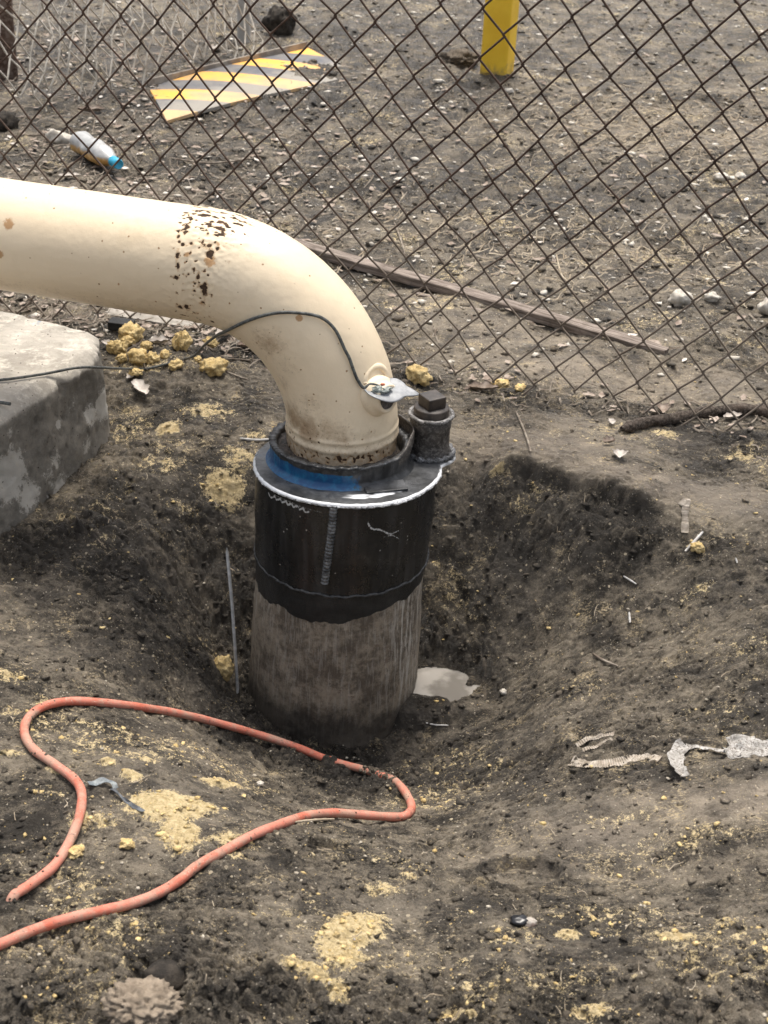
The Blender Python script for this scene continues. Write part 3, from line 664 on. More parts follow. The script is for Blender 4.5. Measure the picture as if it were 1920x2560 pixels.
scratch(zig+[(500, 236)], .0022, 1.0, scr, lv); scratch([(285, 128), (330, 152), (400, 182), (470, 210), (575, 240)], .0018, .6, scr, lv)
scratch([(852, 300), (875, 335), (930, 345), (985, 368), (1035, 352)], .0024, .85, scr, lv); scratch([(950, 385), (1000, 378), (1040, 398)], .0020, .7, scr, lv)
scratch([(830, 225), (900, 245), (960, 235)], .0008, .45, scr, lv); scratch([(1040, 215), (1080, 235)], .0008, .45, scr, lv)
npmesh('sleeve', lv, lf, M_black, cas, attrs=dict(scratch=scr))
# ring weld under the sleeve and the rippled upright seam
a = np.linspace(0, 2*np.pi, 300, endpoint=False)
rw = []
for t in a: c = Cz(zs0); rw.append([c[0]+(SR-.001)*math.cos(t), c[1]+(SR-.001)*math.sin(t), zs0-.001+.0012*math.sin(t*31)+.001*math.sin(t*13)])
rw.append(rw[0]); rr = .0030+.0007*np.sin(np.arange(len(rw))*1.9); tv, tf = tube(rw, rr, 8, False); npmesh('ring_weld', tv, tf, M_weld, cas)
p0 = csurf(*z5(650, 205)); p1 = csurf(*z5(600, 660)); nn_ = 170; sm = []; M_seam = mottled('rippled_seam', [(.045, .045, .044), (.16, .16, .158)], 90, .4, .5, .002)
for i in range(nn_):
    t = i/(nn_-1); p = csurf(*z5(650+(600-650)*t+3*math.sin(t*5), 205+(655-205)*t), SR+.0052-.0035*sst(.6, 1, t)); sm.append(p)
rr = .0062+.0018*np.abs(np.sin(np.arange(nn_)*math.pi/7.5)); tv, tf = tube(sm, rr, 10); npmesh('seam_weld', tv, tf, M_seam, cas)
# flange plate with a lobe carrying the capped nipple
NPc = at(1072, 1128, FLZ+.006); NPv = NPc[:2]-CASC[:2]; npd = np.linalg.norm(NPv); npa = math.atan2(NPv[1], NPv[0])
print('nipple offset', npd, math.degrees(npa))
FR = .1815
def frad(t):
    d = (t-npa+np.pi) % (2*np.pi)-np.pi; b = npd*math.cos(d); q = .054**2-(npd*math.sin(d))**2
    r = FR*(1+.006*math.sin(t*5+1))
    if q > 0 and math.cos(d) > 0: r = max(r, b+math.sqrt(q))
    return r
nt_ = 360; ta = np.linspace(0, 2*np.pi, nt_, endpoint=False); fr = np.array([frad(t) for t in ta])
fr = np.convolve(np.concatenate([fr[-3:], fr, fr[:3]]), np.ones(7)/7, 'valid')
jag = .0012*pn(np.cos(ta)*30, np.sin(ta)*30, 1.)+.0007*pn(np.cos(ta)*80, np.sin(ta)*80, 4.)
rows = []; ins = [(.115, FLZ+.005)]+[(q, FLZ+.006) for q in np.linspace(.118, .97, 40)]+[(1-.004/FR, FLZ+.0058), (1.0, FLZ+.004), (1.0, FLZ-.001), (.985, FLZ-.003), (.90, FLZ-.003)]
for fct, z in ins:
    if fct <= .115: rad = np.full(nt_, .115)
    elif fct < .97: rad = .115+(fr*.97-.115)*(fct-.118)/(.97-.118)
    else: rad = fr*fct+jag
    rows.append(np.stack([CASC[0]+rad*np.cos(ta), CASC[1]+rad*np.sin(ta), np.full(nt_, z)+.0006*pn(np.cos(ta)*rad*30, np.sin(ta)*rad*30, 3.)], -1))
TZ = lambda V_: V_+np.array([0, 0, 1.0])*(-.060*(V_[..., 1:2]-CASC[1]))
fv = np.array(rows); fx = TZ(fv.reshape(-1, 3)); rad_ = np.hypot(fx[:, 0]-CASC[0], fx[:, 1]-CASC[1]); tt_ = np.arctan2(fx[:, 1]-CASC[1], fx[:, 0]-CASC[0])
edge = np.tile(fr, len(ins)).reshape(len(ins), nt_).reshape(-1)-rad_
front = sst(.35, -.35, np.sin(tt_))
scr = sst(.0075, .001, edge)*(.35+.6*front+.4*pn(fx[:, 0]*70, fx[:, 1]*70, 1.))*1.15
wedge = sst(.55, .25, np.abs(tt_+1.16))   # ground and scraped area at the front
scr = np.maximum(scr, sst(.016, .004, np.abs(rad_-.147))*wedge*(.75+.6*pn(fx[:, 0]*55, fx[:, 1]*90, 2.)))
scr = np.maximum(scr, .62*sst(-.3, .5, pn(fx[:, 0]*30, fx[:, 1]*30, 7.))*sst(.030, .0, edge)*wedge)
npmesh('flange_plate', fx, grid_faces(len(ins), nt_, cv=True), M_plate, cas, smooth=False, attrs=dict(scratch=scr))
# white burr along the flange's lower edge
bd = []
for i in range(nt_+1):
    t = ta[i % nt_]; r_ = fr[i % nt_]+jag[i % nt_]; bd.append([CASC[0]+r_*math.cos(t), CASC[1]+r_*math.sin(t), FLZ+.0005-.060*r_*math.sin(t)])
bd = np.array(bd); tq = np.arctan2(bd[:, 1]-CASC[1], bd[:, 0]-CASC[0]); rr = .0006+.0015*np.clip(.35+1.3*pn(bd[:, 0]*70, bd[:, 1]*70, 2.), 0, 1.3)*sst(.3, -.3, np.sin(tq))+.0020*sst(.5, .2, np.abs(tq+1.15))*np.clip(.6+pn(bd[:, 0]*120, bd[:, 1]*120, 5.), .1, 1.5)
tv, tf = tube(bd, rr, 8, False); npmesh('scraped_edge', tv, tf, M_bead, cas)
# small welded patch on the plate's front
qv, qf = bevel_box(.080, .036, .004, .0008); qv = rotz(qv, .30)+np.array([*(at(962, 1226, FLZ+.008)[:2]), FLZ+.0072+.0085]); npmesh('patch_plate', qv, qf, M_plate, cas, smooth=False, attrs=dict(scratch=np.full(len(qv), .30)))
# collar ring
CCc = at(852, 1098, RIMZ); CW = CCc[:2]; CRR = .1345
print('collar', CCc)
nt2 = 300; tb = np.linspace(0, 2*np.pi, nt2, endpoint=False); rows = []
lipn = .0022*pn(np.cos(tb)*9, np.sin(tb)*9, 3.)+.0012*pn(np.cos(tb)*28, np.sin(tb)*28, 8.)
prof = [(CRR+.010, FLZ+.0055), (CRR+.006, FLZ+.009), (CRR+.001, FLZ+.014)]+[(CRR, z) for z in np.linspace(FLZ+.018, RIMZ-.003, 14)]+[(CRR+.0035, RIMZ), (CRR+.002, RIMZ+.0025), (CRR-.010, RIMZ+.002), (CRR-.013, RIMZ-.002), (CRR-.015, RIMZ-.02), (CRR-.016, RIMZ-.035)]
for r_, z in prof:
    rw_ = r_+lipn*sst(FLZ, RIMZ, z)*1.3; rows.append(np.stack([CW[0]+rw_*np.cos(tb), CW[1]+rw_*np.sin(tb), z+lipn*sst(FLZ+.01, RIMZ, z)*1.6], -1))
cv_ = TZ(np.array(rows)).reshape(-1, 3); tc = np.arctan2(cv_[:, 1]-CW[1], cv_[:, 0]-CW[0]); rc_ = np.hypot(cv_[:, 0]-CW[0], cv_[:, 1]-CW[1])
blue = (sst(-.7, -1.8, tc)+sst(2.5, 3., tc))*sst(RIMZ-.002, RIMZ-.010, cv_[:, 2])*(rc_ > CRR-.006)*.95
scr = .36*sst(RIMZ-.006, RIMZ, cv_[:, 2])+.25*sst(FLZ+.012, FLZ+.006, cv_[:, 2])
npmesh('blue_collar', cv_, grid_faces(len(prof), nt2, cv=True), M_blue, cas, attrs=dict(blue=blue, scratch=scr))
# bent liner sheet standing up at the right of the collar
arc = np.linspace(-.75, .95, 50); rws = []
for j, zt in enumerate(np.linspace(0, 1, 8)):
    for t in arc:
        e = sst(-.75, -.2, t)*sst(.98, .55, t); r_ = CRR-.004+.010*e*math.sin(zt*2.2)+.003*math.sin(t*9)*zt
        rws.append([CW[0]+r_*math.cos(t), CW[1]+r_*math.sin(t), RIMZ-.028+zt*(.030+.020*e)])
rws = np.array(rws).reshape(8, 50, 3); cc = np.array([CW[0], CW[1], 0]); inn = rws-(rws-cc)*np.array([1, 1, 0])*.020
sv_ = np.concatenate([rws, inn[::-1]]).reshape(-1, 3)
npmesh('liner_sheet', sv_, grid_faces(16, 50, cu=True), M_steel, cas)
# mastic fill between the elbow and the collar
rows = []
for i, r_ in enumerate(np.linspace(PR-.012, CRR-.011, 14)):
    c = ECx+(CW-ECx)*(i/13); z = RIMZ-.012+.004*pn(np.cos(tb)*r_*40, np.sin(tb)*r_*40, 1.)-.022*sst(.2, .9, i/13)*sst(-.3, .5, np.sin(tb)+.9*np.cos(tb)); rows.append(np.stack([c[0]+r_*np.cos(tb), c[1]+r_*np.sin(tb), z], -1))
npmesh('sealing_mastic', np.array(rows).reshape(-1, 3), grid_faces(14, nt2, cv=True), M_mastic, cas)
# capped nipple
NZ = FLZ+.006; NH = .083; nc = lambda z: NPc
lv, lf = lathe([(.044, NZ-.001), (.0435, NZ+.004), (.039, NZ+.010), (.0385, NZ+NH-.03), (.040, NZ+NH-.026), (.0405, NZ+NH-.002), (.037, NZ+NH), (.034, NZ+NH), (.034, NZ+NH-.012)], nc, n=72)
npmesh('nipple', lv, lf, M_steel, cas)
rp = [[NPc[0]+.0415*math.cos(t), NPc[1]+.0415*math.sin(t), NZ+NH-.001+.0006*math.sin(t*7)] for t in np.linspace(0, 2*math.pi, 80)]
tv, tf = tube(rp, .0042, 8, False); npmesh('nipple_rim', tv, tf, mottled('worn_rim', [(.14, .135, .13), (.36, .35, .34), (.05, .045, .04)], 60, .5), cas)
rp = [[NPc[0]+.046*math.cos(t), NPc[1]+.046*math.sin(t), NZ+.002] for t in np.linspace(0, 2*math.pi, 80)]
rr = .0055+.0022*np.sin(np.arange(80)*1.3); tv, tf = tube(rp, rr, 8, False); npmesh('nipple_weld', tv, tf, mottled('scraped_weld', [(.07, .07, .07), (.26, .26, .265), (.035, .035, .035)], 60, .5), cas)
lv, lf = lathe([(.034, NZ+NH-.014), (.0345, NZ+NH+.013), (.033, NZ+NH+.0155), (.0, NZ+NH+.0160)], nc, n=64)
pg = npmesh('plug', lv, lf, M_plug, cas)
qv, qf = bevel_box(.040, .040, .024, .0025); qv = rotz(qv, R(33))+np.array([NPc[0], NPc[1], NZ+NH+.0272])
sq = npmesh('square_head', qv, qf, M_plug, None, smooth=False, origin=(NPc[0], NPc[1], NZ+NH+.0272)); sq.parent = pg; sq.location = Vector(sq.location)-Vector(cas.location)-Vector(pg.location)

# ------------------------------------------------------------------ cable
cp_ = [pc-pu*.012+pn_*.006, pc-pu*.028+pn_*.010]
for x, y in [(905,968),(891,945),(880,922),(870,895),(859,873),(837,828),(811,799),(780,787),(722,782),(671,785),(620,801),(569,823)]:
    P0, N0 = snapto(PV, PN, x, y); cp_.append(P0+N0*.0045)
for x, y, d_ in [(543,838,None),(511,863,None),(486,889,None),(463,903,None),(420,915,None),(370,927,None),(333,928,None)]:
    cp_.append(gnd(x, y)+np.array([0, 0, .006]))
k0, k1 = (cp_[13]-CAMP)@F_, (cp_[17]-CAMP)@F_
for i_, (x, y), t in ((14, (543,838), .12), (15, (511,863), .42), (16, (486,889), .75)): cp_[i_] = dep(x, y, k0-.004+(k1-k0)*t)
#@slab first
CABLE_HEAD = cp_

# ------------------------------------------------------------------ concrete slab
A_ = base_at(268, 1097); A_[2] = -.05
zt = np.linspace(0, .4, 400); uvz, _ = project(np.stack([np.full(400, A_[0]), np.full(400, A_[1]), zt], -1)); STZ = float(zt[int(np.argmin(np.abs(uvz[:, 1]-872)))])
B_ = base_at(0, 1342); dAB = (B_-A_)[:2]; dAB /= np.linalg.norm(dAB)
D_ = at(243, 822, STZ)[:2]; bk = (at(0, 763, STZ)[:2]-D_); bk /= np.linalg.norm(bk)
print('slab top', STZ, 'A', A_, 'D', D_, dAB, bk)
poly = [D_, A_[:2], A_[:2]+dAB*1.0, A_[:2]+dAB*1.0+bk*1.5, D_+bk*1.5]
out = []
for i in range(5):
    p, q = np.array(poly[i]), np.array(poly[(i+1) % 5]); L_ = np.linalg.norm(q-p); fine = i in (0, 1, 4); k_ = max(2, int(L_/(.006 if fine else .03)))
    for t in np.linspace(0, 1, k_, endpoint=False): out.append(p+(q-p)*t)
out = np.array(out); no = len(out)
for _ in range(3): out = (np.roll(out, 1, 0)+2*out+np.roll(out, -1, 0))/4
cen = out.mean(0); tng = np.roll(out, -1, 0)-np.roll(out, 1, 0); tng /= np.linalg.norm(tng, axis=1)[:, None]; inw = np.stack([-tng[:, 1], tng[:, 0]], -1)
if ((cen-out[0])@inw[0]) < 0: inw = -inw
rows = []; zs_ = np.linspace(-.30, STZ-.030, 46)
for z in zs_: rows.append(np.column_stack([out+inw*(-.012*sst(STZ-.03, -.1, z)), np.full(no, z)]))
for q, z in [(.001, STZ-.022), (.009, STZ-.014), (.018, STZ-.006), (.024, STZ-.001), (.034, STZ)]: rows.append(np.column_stack([out+inw*q, np.full(no, z)]))
o2 = out+inw*.034
for f in np.linspace(.97, .0, 60)**1.0: rows.append(np.column_stack([cen+(o2-cen)*f, np.full(no, STZ)]))
sv_ = np.array(rows); x, y, z = sv_[..., 0], sv_[..., 1], sv_[..., 2]
sidem = (z < STZ-.02); nz = .004*fbm(x*9, y*9, z*9, 4)+.0018*pn(x*70, y*70, z*70)-.004*sst(.55, .7, pn(x*55, y*55, z*55))-.006*sst(.35, .6, pn(x*26, y*26, z*26))*sst(.05, .02, np.abs(z-STZ+.015))*(np.arange(len(rows)) < 58)[:, None]
sv_[..., 0] -= np.where(sidem, inw[None, :, 0]*nz*2, 0); sv_[..., 1] -= np.where(sidem, inw[None, :, 1]*nz*2, 0); sv_[..., 2] += np.where(sidem, 0, nz*.8)
lime = np.zeros(x.shape)
for px, py, rr_, s_ in [(262,1010,.05,1.0),(225,1040,.04,.8),(180,1020,.03,.5),(20,1190,.07,1),(60,1240,.05,.9),(110,1180,.03,.8),(145,1060,.012,1.1),(130,1150,.03,.8),(210,1110,.03,.8),(60,1330,.04,.5),(140,1220,.05,.8),(20,1080,.02,.6)]:
    v = ray(px, py)/FPX; P = A_; nx_ = -inw[int(np.argmin(np.linalg.norm(out-A_[:2]-dAB*.2, axis=1)))]; t = ((np.array([P[0], P[1]])-CAMP[:2])@nx_)/(v[:2]@nx_); q = CAMP+v*t
    lime = np.maximum(lime, s_*np.exp(-((sv_-q)**2).sum(-1)/(rr_*rr_)))
lime *= sidem
m = NT('weathered_concrete'); n = m.noise
sep = m.sep(m.obj); topf = m.attr('top')
c = m.mix(m.ramp(n(8, 8, .7), .35, .65), (.33, .30, .255), (.50, .46, .395)); c = m.mix(m.ramp(n(30, 8, .75), .48, .65, 0, .8), c, (.68, .63, .54))
c = m.mix(m.ramp(n(22, 9, .78), .62, .72, 0, .6), c, (.16, .14, .115))
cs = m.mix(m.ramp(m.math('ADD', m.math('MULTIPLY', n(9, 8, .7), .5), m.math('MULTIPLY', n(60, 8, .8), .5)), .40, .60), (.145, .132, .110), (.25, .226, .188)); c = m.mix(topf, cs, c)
lm = m.math('ADD', m.attr('lime'), m.math('MULTIPLY', m.math('SUBTRACT', n(55, 10, .8), .5), 1.7)); c = m.mix(m.ramp(lm, .46, .66, 0, .85), c, (.52, .49, .43))
bl = m.math('ADD', m.attr('bluemark'), m.math('MULTIPLY', m.math('SUBTRACT', n(90, 8, .7), .5), .8)); c = m.mix(m.ramp(bl, .5, .7, 0, .6), c, (.20, .27, .36))
d, col = m.voro(130); c = m.mix(m.math('MULTIPLY', m.ramp(d, .3, .2), m.ramp(m.sep(col)[0], .93, .95)), c, (.07, .06, .05))
M_conc = m.done(c, .9, 0, m.bump(m.math('ADD', n(60, 9, .75), m.math('MULTIPLY', n(14, 6, .6), .8)), .75, .005), .3)
q = at(97, 805, STZ); bmk = np.exp(-((x-q[0])/.006)**2-((y-q[1])/.03)**2)*(~sidem)
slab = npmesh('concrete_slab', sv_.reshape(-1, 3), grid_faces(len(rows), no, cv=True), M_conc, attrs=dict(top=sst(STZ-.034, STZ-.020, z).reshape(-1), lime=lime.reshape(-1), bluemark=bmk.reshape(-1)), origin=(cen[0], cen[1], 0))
tag(slab, 'thick grey weathered concrete slab at the left edge below the cream pipe', 'concrete slab')
for x, y, z in [(289,921,STZ*.55),(253,919,STZ*.85),(215,918,STZ-.002),(180,921,STZ+.004),(145,928,STZ+.004),(90,938,STZ+.004),(0,950,STZ+.004),(-120,958,STZ+.004),(-300,950,STZ+.004)]: cp_.append(at(x, y, z))
tv, tf = tube(spline(cp_, 10), .0030, 8)
cb = npmesh('bonding_cable', tv, tf, M_cable, origin=cp_[0]); tag(cb, 'thin dark cable from the flap on the elbow to the ground and slab', 'cable')
tv, tf = tube(spline([at(-60, 1000, STZ+.005), at(0, 1006, STZ+.006), at(26, 1010, STZ+.006)], 8), .0036, 8); wq = npmesh('wire_end', tv, tf, M_cable, origin=at(0, 1006, STZ)); tag(wq, 'short dark wire end lying on the slab at the left edge', 'wire')

# ------------------------------------------------------------------ hose
HP = [(12,926),(45,905),(90,878),(130,850),(205,790),(262,700),(300,600),(308,520),(280,465),(200,405),(125,350),(92,290),(108,232),(170,188),(270,170),(400,177),(520,192),(660,214),(800,247),(960,292),(1100,337),(1240,392),(1360,425),(1440,442),(1500,480),(1540,535),(1550,580),(1510,606),(1400,602),(1260,592),(1150,604),(1050,637),(950,677),(850,732),(750,787),(680,842),(600,892),(500,932),(380,962),(250,992),(130,1032),(0,1087),(-90,1125),(-260,1190)]
HR = .0074
hpx = spline([(x/1.508, 1640+y/1.508, 0) for x, y in HP], 8)
hp = np.array([base_at(x, y) for x, y, _ in hpx])
ker = np.ones(25)/25
for it in range(12):
    hz = np.array([max(hsamp(p[0]+dx, p[1]+dy) for dx in (-.006, 0, .006) for dy in (-.006, 0, .006)) for p in hp])
    hs_ = np.convolve(np.pad(hz, 12, 'edge'), ker, 'valid'); hz = hs_+.35*np.clip(np.convolve(np.pad(hz-hs_, 2, 'edge'), np.ones(5)/5, 'valid'), 0, .02)
    new = np.array([at(hpx[i, 0], hpx[i, 1], hz[i]+HR*.8) for i in range(len(hpx))]); hp = hp*.6+new*.4
tt = np.arange(len(hp)); hp[:, 2] -= .026*sst(11, 0, tt)
iburied = int(8*23); hp[:, 2] -= .006*np.exp(-((tt-iburied)/5.)**2)
m = NT('orange_hose_rubber'); n = m.noise
c = m.mix(m.ramp(n(14, 6, .6), .35, .65), (.50, .125, .075), (.54, .21, .15))
c = m.mix(m.ramp(n(17, 9, .78), .43, .60, 0, .80), c, (.40, .27, .20)); c = m.mix(m.ramp(n(60, 10, .8), .555, .64, 0, .85), c, (.13, .10, .075))
c = m.mix(m.ramp(n(300, 4, .7), .62, .70, 0, .7), c, (.66, .56, .47))
M_hose = m.done(c, .72, 0, m.bump(n(240, 8, .7), .6, .0015), .35)
tv, tf = tube(hp, HR*(1+.03*np.sin(tt*.9))*(.6+.4*sst(0, 5, tt)), 16); ho = npmesh('rubber_hose', tv, tf, M_hose, origin=hp[100]); tag(ho, 'long orange red rubber hose looped over the mud in front of the casing', 'hose')
HOSEP = hp

# ------------------------------------------------------------------ near chain-link fence
TH = R(-16.16); FX0, FY0, FZ0 = .0652, 3.169, CAM_H-.583; FW, FH = .0945, .1043
m = NT('rusty_wire'); n = m.noise; zc = m.sep(m.obj)[2]
c = m.mix(m.ramp(n(25, 6, .7), .35, .65), (.040, .024, .017), (.085, .053, .038))
dz = m.math('ADD', zc, m.math('MULTIPLY', m.math('SUBTRACT', n(5, 6, .6), .5), .5))
c = m.mix(m.ramp(dz, .55, .05, 0, .85), c, (.20, .165, .13)); M_wire = m.done(c, .8, 0, m.bump(n(200, 6, .7), .4, .001), .3)
fd = np.array([math.cos(TH), math.sin(TH), 0]); fnr = np.array([-math.sin(TH), math.cos(TH), 0])
def fpos(u, z):
    wob = .014*pn(u*.35, z*2.2, 3.)+.006*pn(u*1.3, z*5, 9.); sag = .006*pn(u*.5, z*3, 5.)+.0025*pn(u*2.1, z*19, 7.)
    return np.array([FX0, FY0, 0])+fd*(u*FW+sag)+fnr*wob*2+up*z
def chain(k0, k1, pos, ztop, zbot, fw, fh, z0, r, ns=6, dr=None):
    parts = []
    for k_ in range(k0, k1):
        pts = []; j0 = int(math.ceil((z0-ztop)/(fh/2))); zb_ = zbot(k_); j1 = int((z0-zb_)/(fh/2))
        for j in range(j0, j1+1):
            rt = (j+k_) % 2; z = z0-j*fh/2+.0022*math.sin(k_*7.7+j*3.1)
            sgn = -1 if rt else 1; xu = (k_+1)/2 if rt else k_/2; uo = .0022/fw*(1 if rt else -1)
            o_ = (1 if rt else -1)*dr
            pts.append(pos(xu-uo*.9, z+.0042)+fnr*o_*.6); pts.append(pos(xu+uo, z)); pts.append(pos(xu-uo*.9, z-.0042)-fnr*o_*.6)
        if len(pts) > 3: parts.append(tube(pts, r, ns))
    return parts
fence = thing('chain_link_fence', (FX0, FY0, 0), 'large rusty brown chain-link fence crossing the picture behind the cream pipe', 'fence')
parts = chain(-62, 62, fpos, 1.9, lambda k_: -.012+.02*math.sin(k_*.35)-(.03 if k_ % 5 == 0 else 0), FW, FH, FZ0, .0025, 6, .0027)
fv, ff = cat_mesh(parts); npmesh('wire_mesh', fv, ff, M_wire, fence)
fp = lambda x_: np.array([FX0, FY0, 0])+fd*x_
tv, tf = tube([fp(-3)+up*1.93, fp(3)+up*1.93], .021, 20); npmesh('top_rail', tv, tf, M_wire, fence)
for q_ in (-2.95, 2.95):
    tv, tf = tube([fp(q_)+up*-.3+fnr*.05, fp(q_)+up*1.98+fnr*.05], .028, 20); npmesh('post', tv, tf, M_wire, fence)

# ------------------------------------------------------------------ farther slack fence, yellow post, striped board
M_gal = mottled('grey_galvanised_wire', [(.40, .36, .30), (.62, .57, .49)], 30, .75, .2, .001)
M_rustpost = mottled('rusty_post_steel', [(.070, .042, .030), (.15, .10, .075), (.22, .17, .14)], 18, .85, .4, .003)
G1 = at(-240, 335, 0); G2 = at(655, 120, 0); gd = (G2-G1)[:2]; gl = np.linalg.norm(gd); gd /= gl; gd3 = np.array([*gd, 0]); gn3 = np.array([-gd[1], gd[0], 0])
def gpos(u, z):
    L = u*.070; return np.array([G1[0], G1[1], 0])+gd3*(L+.012*pn(u*.3, z*3, 2.))+gd3*.03*pn(L*9, z*9, 2.)+gn3*(.07*pn(L*1.2, z*2, 4.)+.03*pn(L*6, z*7, 4.)-.12*sst(.45, 0, z))+up*(z+.04*pn(L*3, z*2., 8.))
save = fnr; fnr = gn3
f2 = thing('slack_wire_fence', (G1[0], G1[1], 0), 'pale grey slack chain-link fence hanging between two posts in the upper left corner', 'fence')
parts = chain(0, int(gl/.035)-3, gpos, 1.5, lambda k_: .02+.05*math.sin(k_*.21)+.03*math.sin(k_*.77), .070, .125, 1.5, .0036, 5, .0034)
fv, ff = cat_mesh(parts); npmesh('wire_mesh', fv, ff, M_gal, f2); fnr = save
b0 = at(610, 108, 0); tv, tf = tube([b0-up*.2, b0+up*.8, b0+up*1.8], .031, 24); npmesh('post', tv, tf, mottled('grey_post', [(.26, .24, .21), (.36, .34, .30)], 12, .7, .2, .002), f2)
b0 = at(18, 190, 0); qv, qf = bevel_box(.085, .07, 2.2, .004); npmesh('post', rotz(qv, .2)+b0+up*.9, qf, M_rustpost, f2)['label'] = 'rusty brown square post'
m = NT('yellow_paint'); n = m.noise; zc = m.sep(m.obj)[2]
c = m.mix(m.ramp(n(6, 6, .6), .35, .65), (.80, .50, .03), (.88, .58, .045)); dz = m.math('ADD', zc, m.math('MULTIPLY', m.math('SUBTRACT', n(25, 8, .75), .5), .22))
c = m.mix(m.ramp(dz, .07, .0, 0, .75), c, (.26, .19, .10)); c = m.mix(m.ramp(n(60, 8, .7), .66, .72, 0, .6), c, (.30, .24, .12))
M_yel = m.done(c, .5, 0, m.bump(n(40, 6, .6), .2, .002), .4)
a1 = at(1197, 192, 0)[:2]; a2 = at(1264, 201, 0)[:2]; e1 = a2-a1; wy_ = np.linalg.norm(e1); e1 /= wy_; e2 = np.array([-e1[1], e1[0]]); cc2 = a1+e1*wy_/2+e2*wy_/2
print('bollard width', wy_)
qv, qf = bevel_box(wy_, wy_, 1.45, .010, 3); bo = npmesh('bollard_post', rotz(qv, math.atan2(e1[1], e1[0])+0)+np.array([*cc2, .62]), qf, M_yel, smooth=False, origin=(*cc2, 0)); bo.name = 'bollard'; tag(bo, 'square yellow painted steel post standing in the yard behind the fence', 'bollard')
# board
c0, c1, c2, c3 = [at(*p) for p in [(372, 226), (417, 316), (812, 188), (770, 128)]]
bx = (c3-c0); bl = np.linalg.norm(bx); bx /= bl; bw = abs(np.cross(bx, (c1-c0))[2]); by = np.array([bx[1], -bx[0], 0]); sk = float((c1-c0)@bx)
print('board', bl, bw, sk)
m = NT('hazard_stripes'); n = m.noise; xy = m.sep(m.obj)
uu = m.math('DIVIDE', xy[0], bl); vv = m.math('DIVIDE', xy[1], bw)
f_ = m.math('FRACT', m.math('ADD', m.math('DIVIDE', m.math('SUBTRACT', uu, m.math('MULTIPLY', vv, .25)), .36), 2-.36))
st = m.math('LESS_THAN', m.math('ADD', f_, m.math('MULTIPLY', m.math('SUBTRACT', n(60, 4, .6), .5), .03)), .5)
c = m.mix(st, (.10, .105, .12), (.84, .43, .065)); c = m.mix(m.math('MULTIPLY', m.ramp(m.math('ADD', vv, m.math('MULTIPLY', m.math('SUBTRACT', n(9, 6, .6), .5), .9)), .35, .75), .55), c, (.42, .38, .31)); c = m.mix(m.ramp(n(7, 8, .7), .40, .70, .05, .6), c, (.27, .24, .20)); c = m.mix(m.ramp(n(60, 8, .75), .6, .68, 0, .8), c, (.10, .085, .065))
M_haz = m.done(c, .75, 0, m.bump(n(90, 6, .7), .3, .002), .3)
bd_ = thing('striped_board', tuple(c0+up*.012), 'dirty board with black and yellow hazard stripes lying flat behind the fence', 'board'); ang_ = math.atan2(bx[1], bx[0]); bd_.rotation_euler = (0, 0, ang_)
def boardpart(name, V, F, mat):
    me = bpy.data.meshes.new(name); me.from_pydata([tuple(v) for v in V], [], F); me.materials.append(mat); o = bpy.data.objects.new(name, me); link(o, bd_); return o
# local y points away from the camera, so the panel runs towards -y
P_ = [(0, 0), (sk, -bw), (bl+sk*.6, -bw), (bl, 0)]
nxg, nyg = 60, 14; vs = []
for i in range(nxg):
    for j in range(nyg):
        t, s_ = i/(nxg-1), j/(nyg-1); x0 = (1-s_)*0+s_*sk; x1 = (1-s_)*bl+s_*(bl+sk*.55); xx = x0+(x1-x0)*t; vs.append((xx, -bw*s_, .006*math.sin(t*5)+.010*math.sin(s_*2+t*2)))
top_ = np.array(vs); bot_ = top_-np.array([0, 0, .012]); Fg = grid_faces(nxg, nyg).tolist(); nT = len(top_)
Fb = [[q+nT for q in f[::-1]] for f in Fg]; ring_ = [i*nyg for i in range(nxg)]+[(nxg-1)*nyg+j for j in range(1, nyg)]+[i*nyg+nyg-1 for i in range(nxg-2, -1, -1)]+[j for j in range(nyg-2, 0, -1)]
Fs = [[ring_[i], ring_[(i+1) % len(ring_)], ring_[(i+1) % len(ring_)]+nT, ring_[i]+nT] for i in range(len(ring_))]
# stripe coordinates grow towards the camera
po = boardpart('panel', np.vstack([top_, bot_]), Fg+Fb+Fs, M_haz)
vv_in = [n_ for n_ in m.t.nodes if n_.type == 'MATH' and n_.operation == 'DIVIDE'][1]; vv_in.inputs[1].default_value = -bw
qv, qf = bevel_box(bl, .010, .034, .002); boardpart('raised_lip', qv+np.array([bl/2, .008, .013]), qf, mottled('grey_lip', [(.22, .19, .16), (.34, .30, .25)], 20, .85))

# ------------------------------------------------------------------ bottle
_h = float(hsamp(*at(245, 385, .02)[:2])); b1 = at(196, 352, _h+.036); b2 = at(292, 408, _h+.030); ax = b2-b1; Lb_ = np.linalg.norm(ax); ax /= Lb_
print('bottle length', Lb_)
m = NT('scuffed_plastic'); n = m.noise; zc = m.sep(m.obj)
zt_ = m.math('ADD', zc[2], m.math('MULTIPLY', m.math('SUBTRACT', n(40, 6, .6), .5), .03))
c = m.mix(m.ramp(n(25, 6, .6), .4, .7), (.34, .345, .34), (.46, .46, .45)); c = m.mix(m.ramp(zt_, .008, -.004), c, m.mix(m.ramp(n(60, 6, .7), .4, .6), (.46, .25, .07), (.62, .42, .18)))
M_plast = m.done(c, .3, 0, m.bump(n(60, 5, .6), .4, .003), .5)
rb_ = .040; prof = [(0, .004), (.0, .012), (.02, .024), (.05, rb_), (.16, rb_), (.30, rb_*.93), (.42, rb_*1.02), (.58, rb_), (.70, rb_*.92), (.82, rb_*.62), (.9, .014), (.94, .013)]
bt = thing('plastic_bottle', tuple((b1+b2)/2), 'small crushed plastic drink bottle with a blue cap and orange dregs, lying behind the fence', 'bottle')
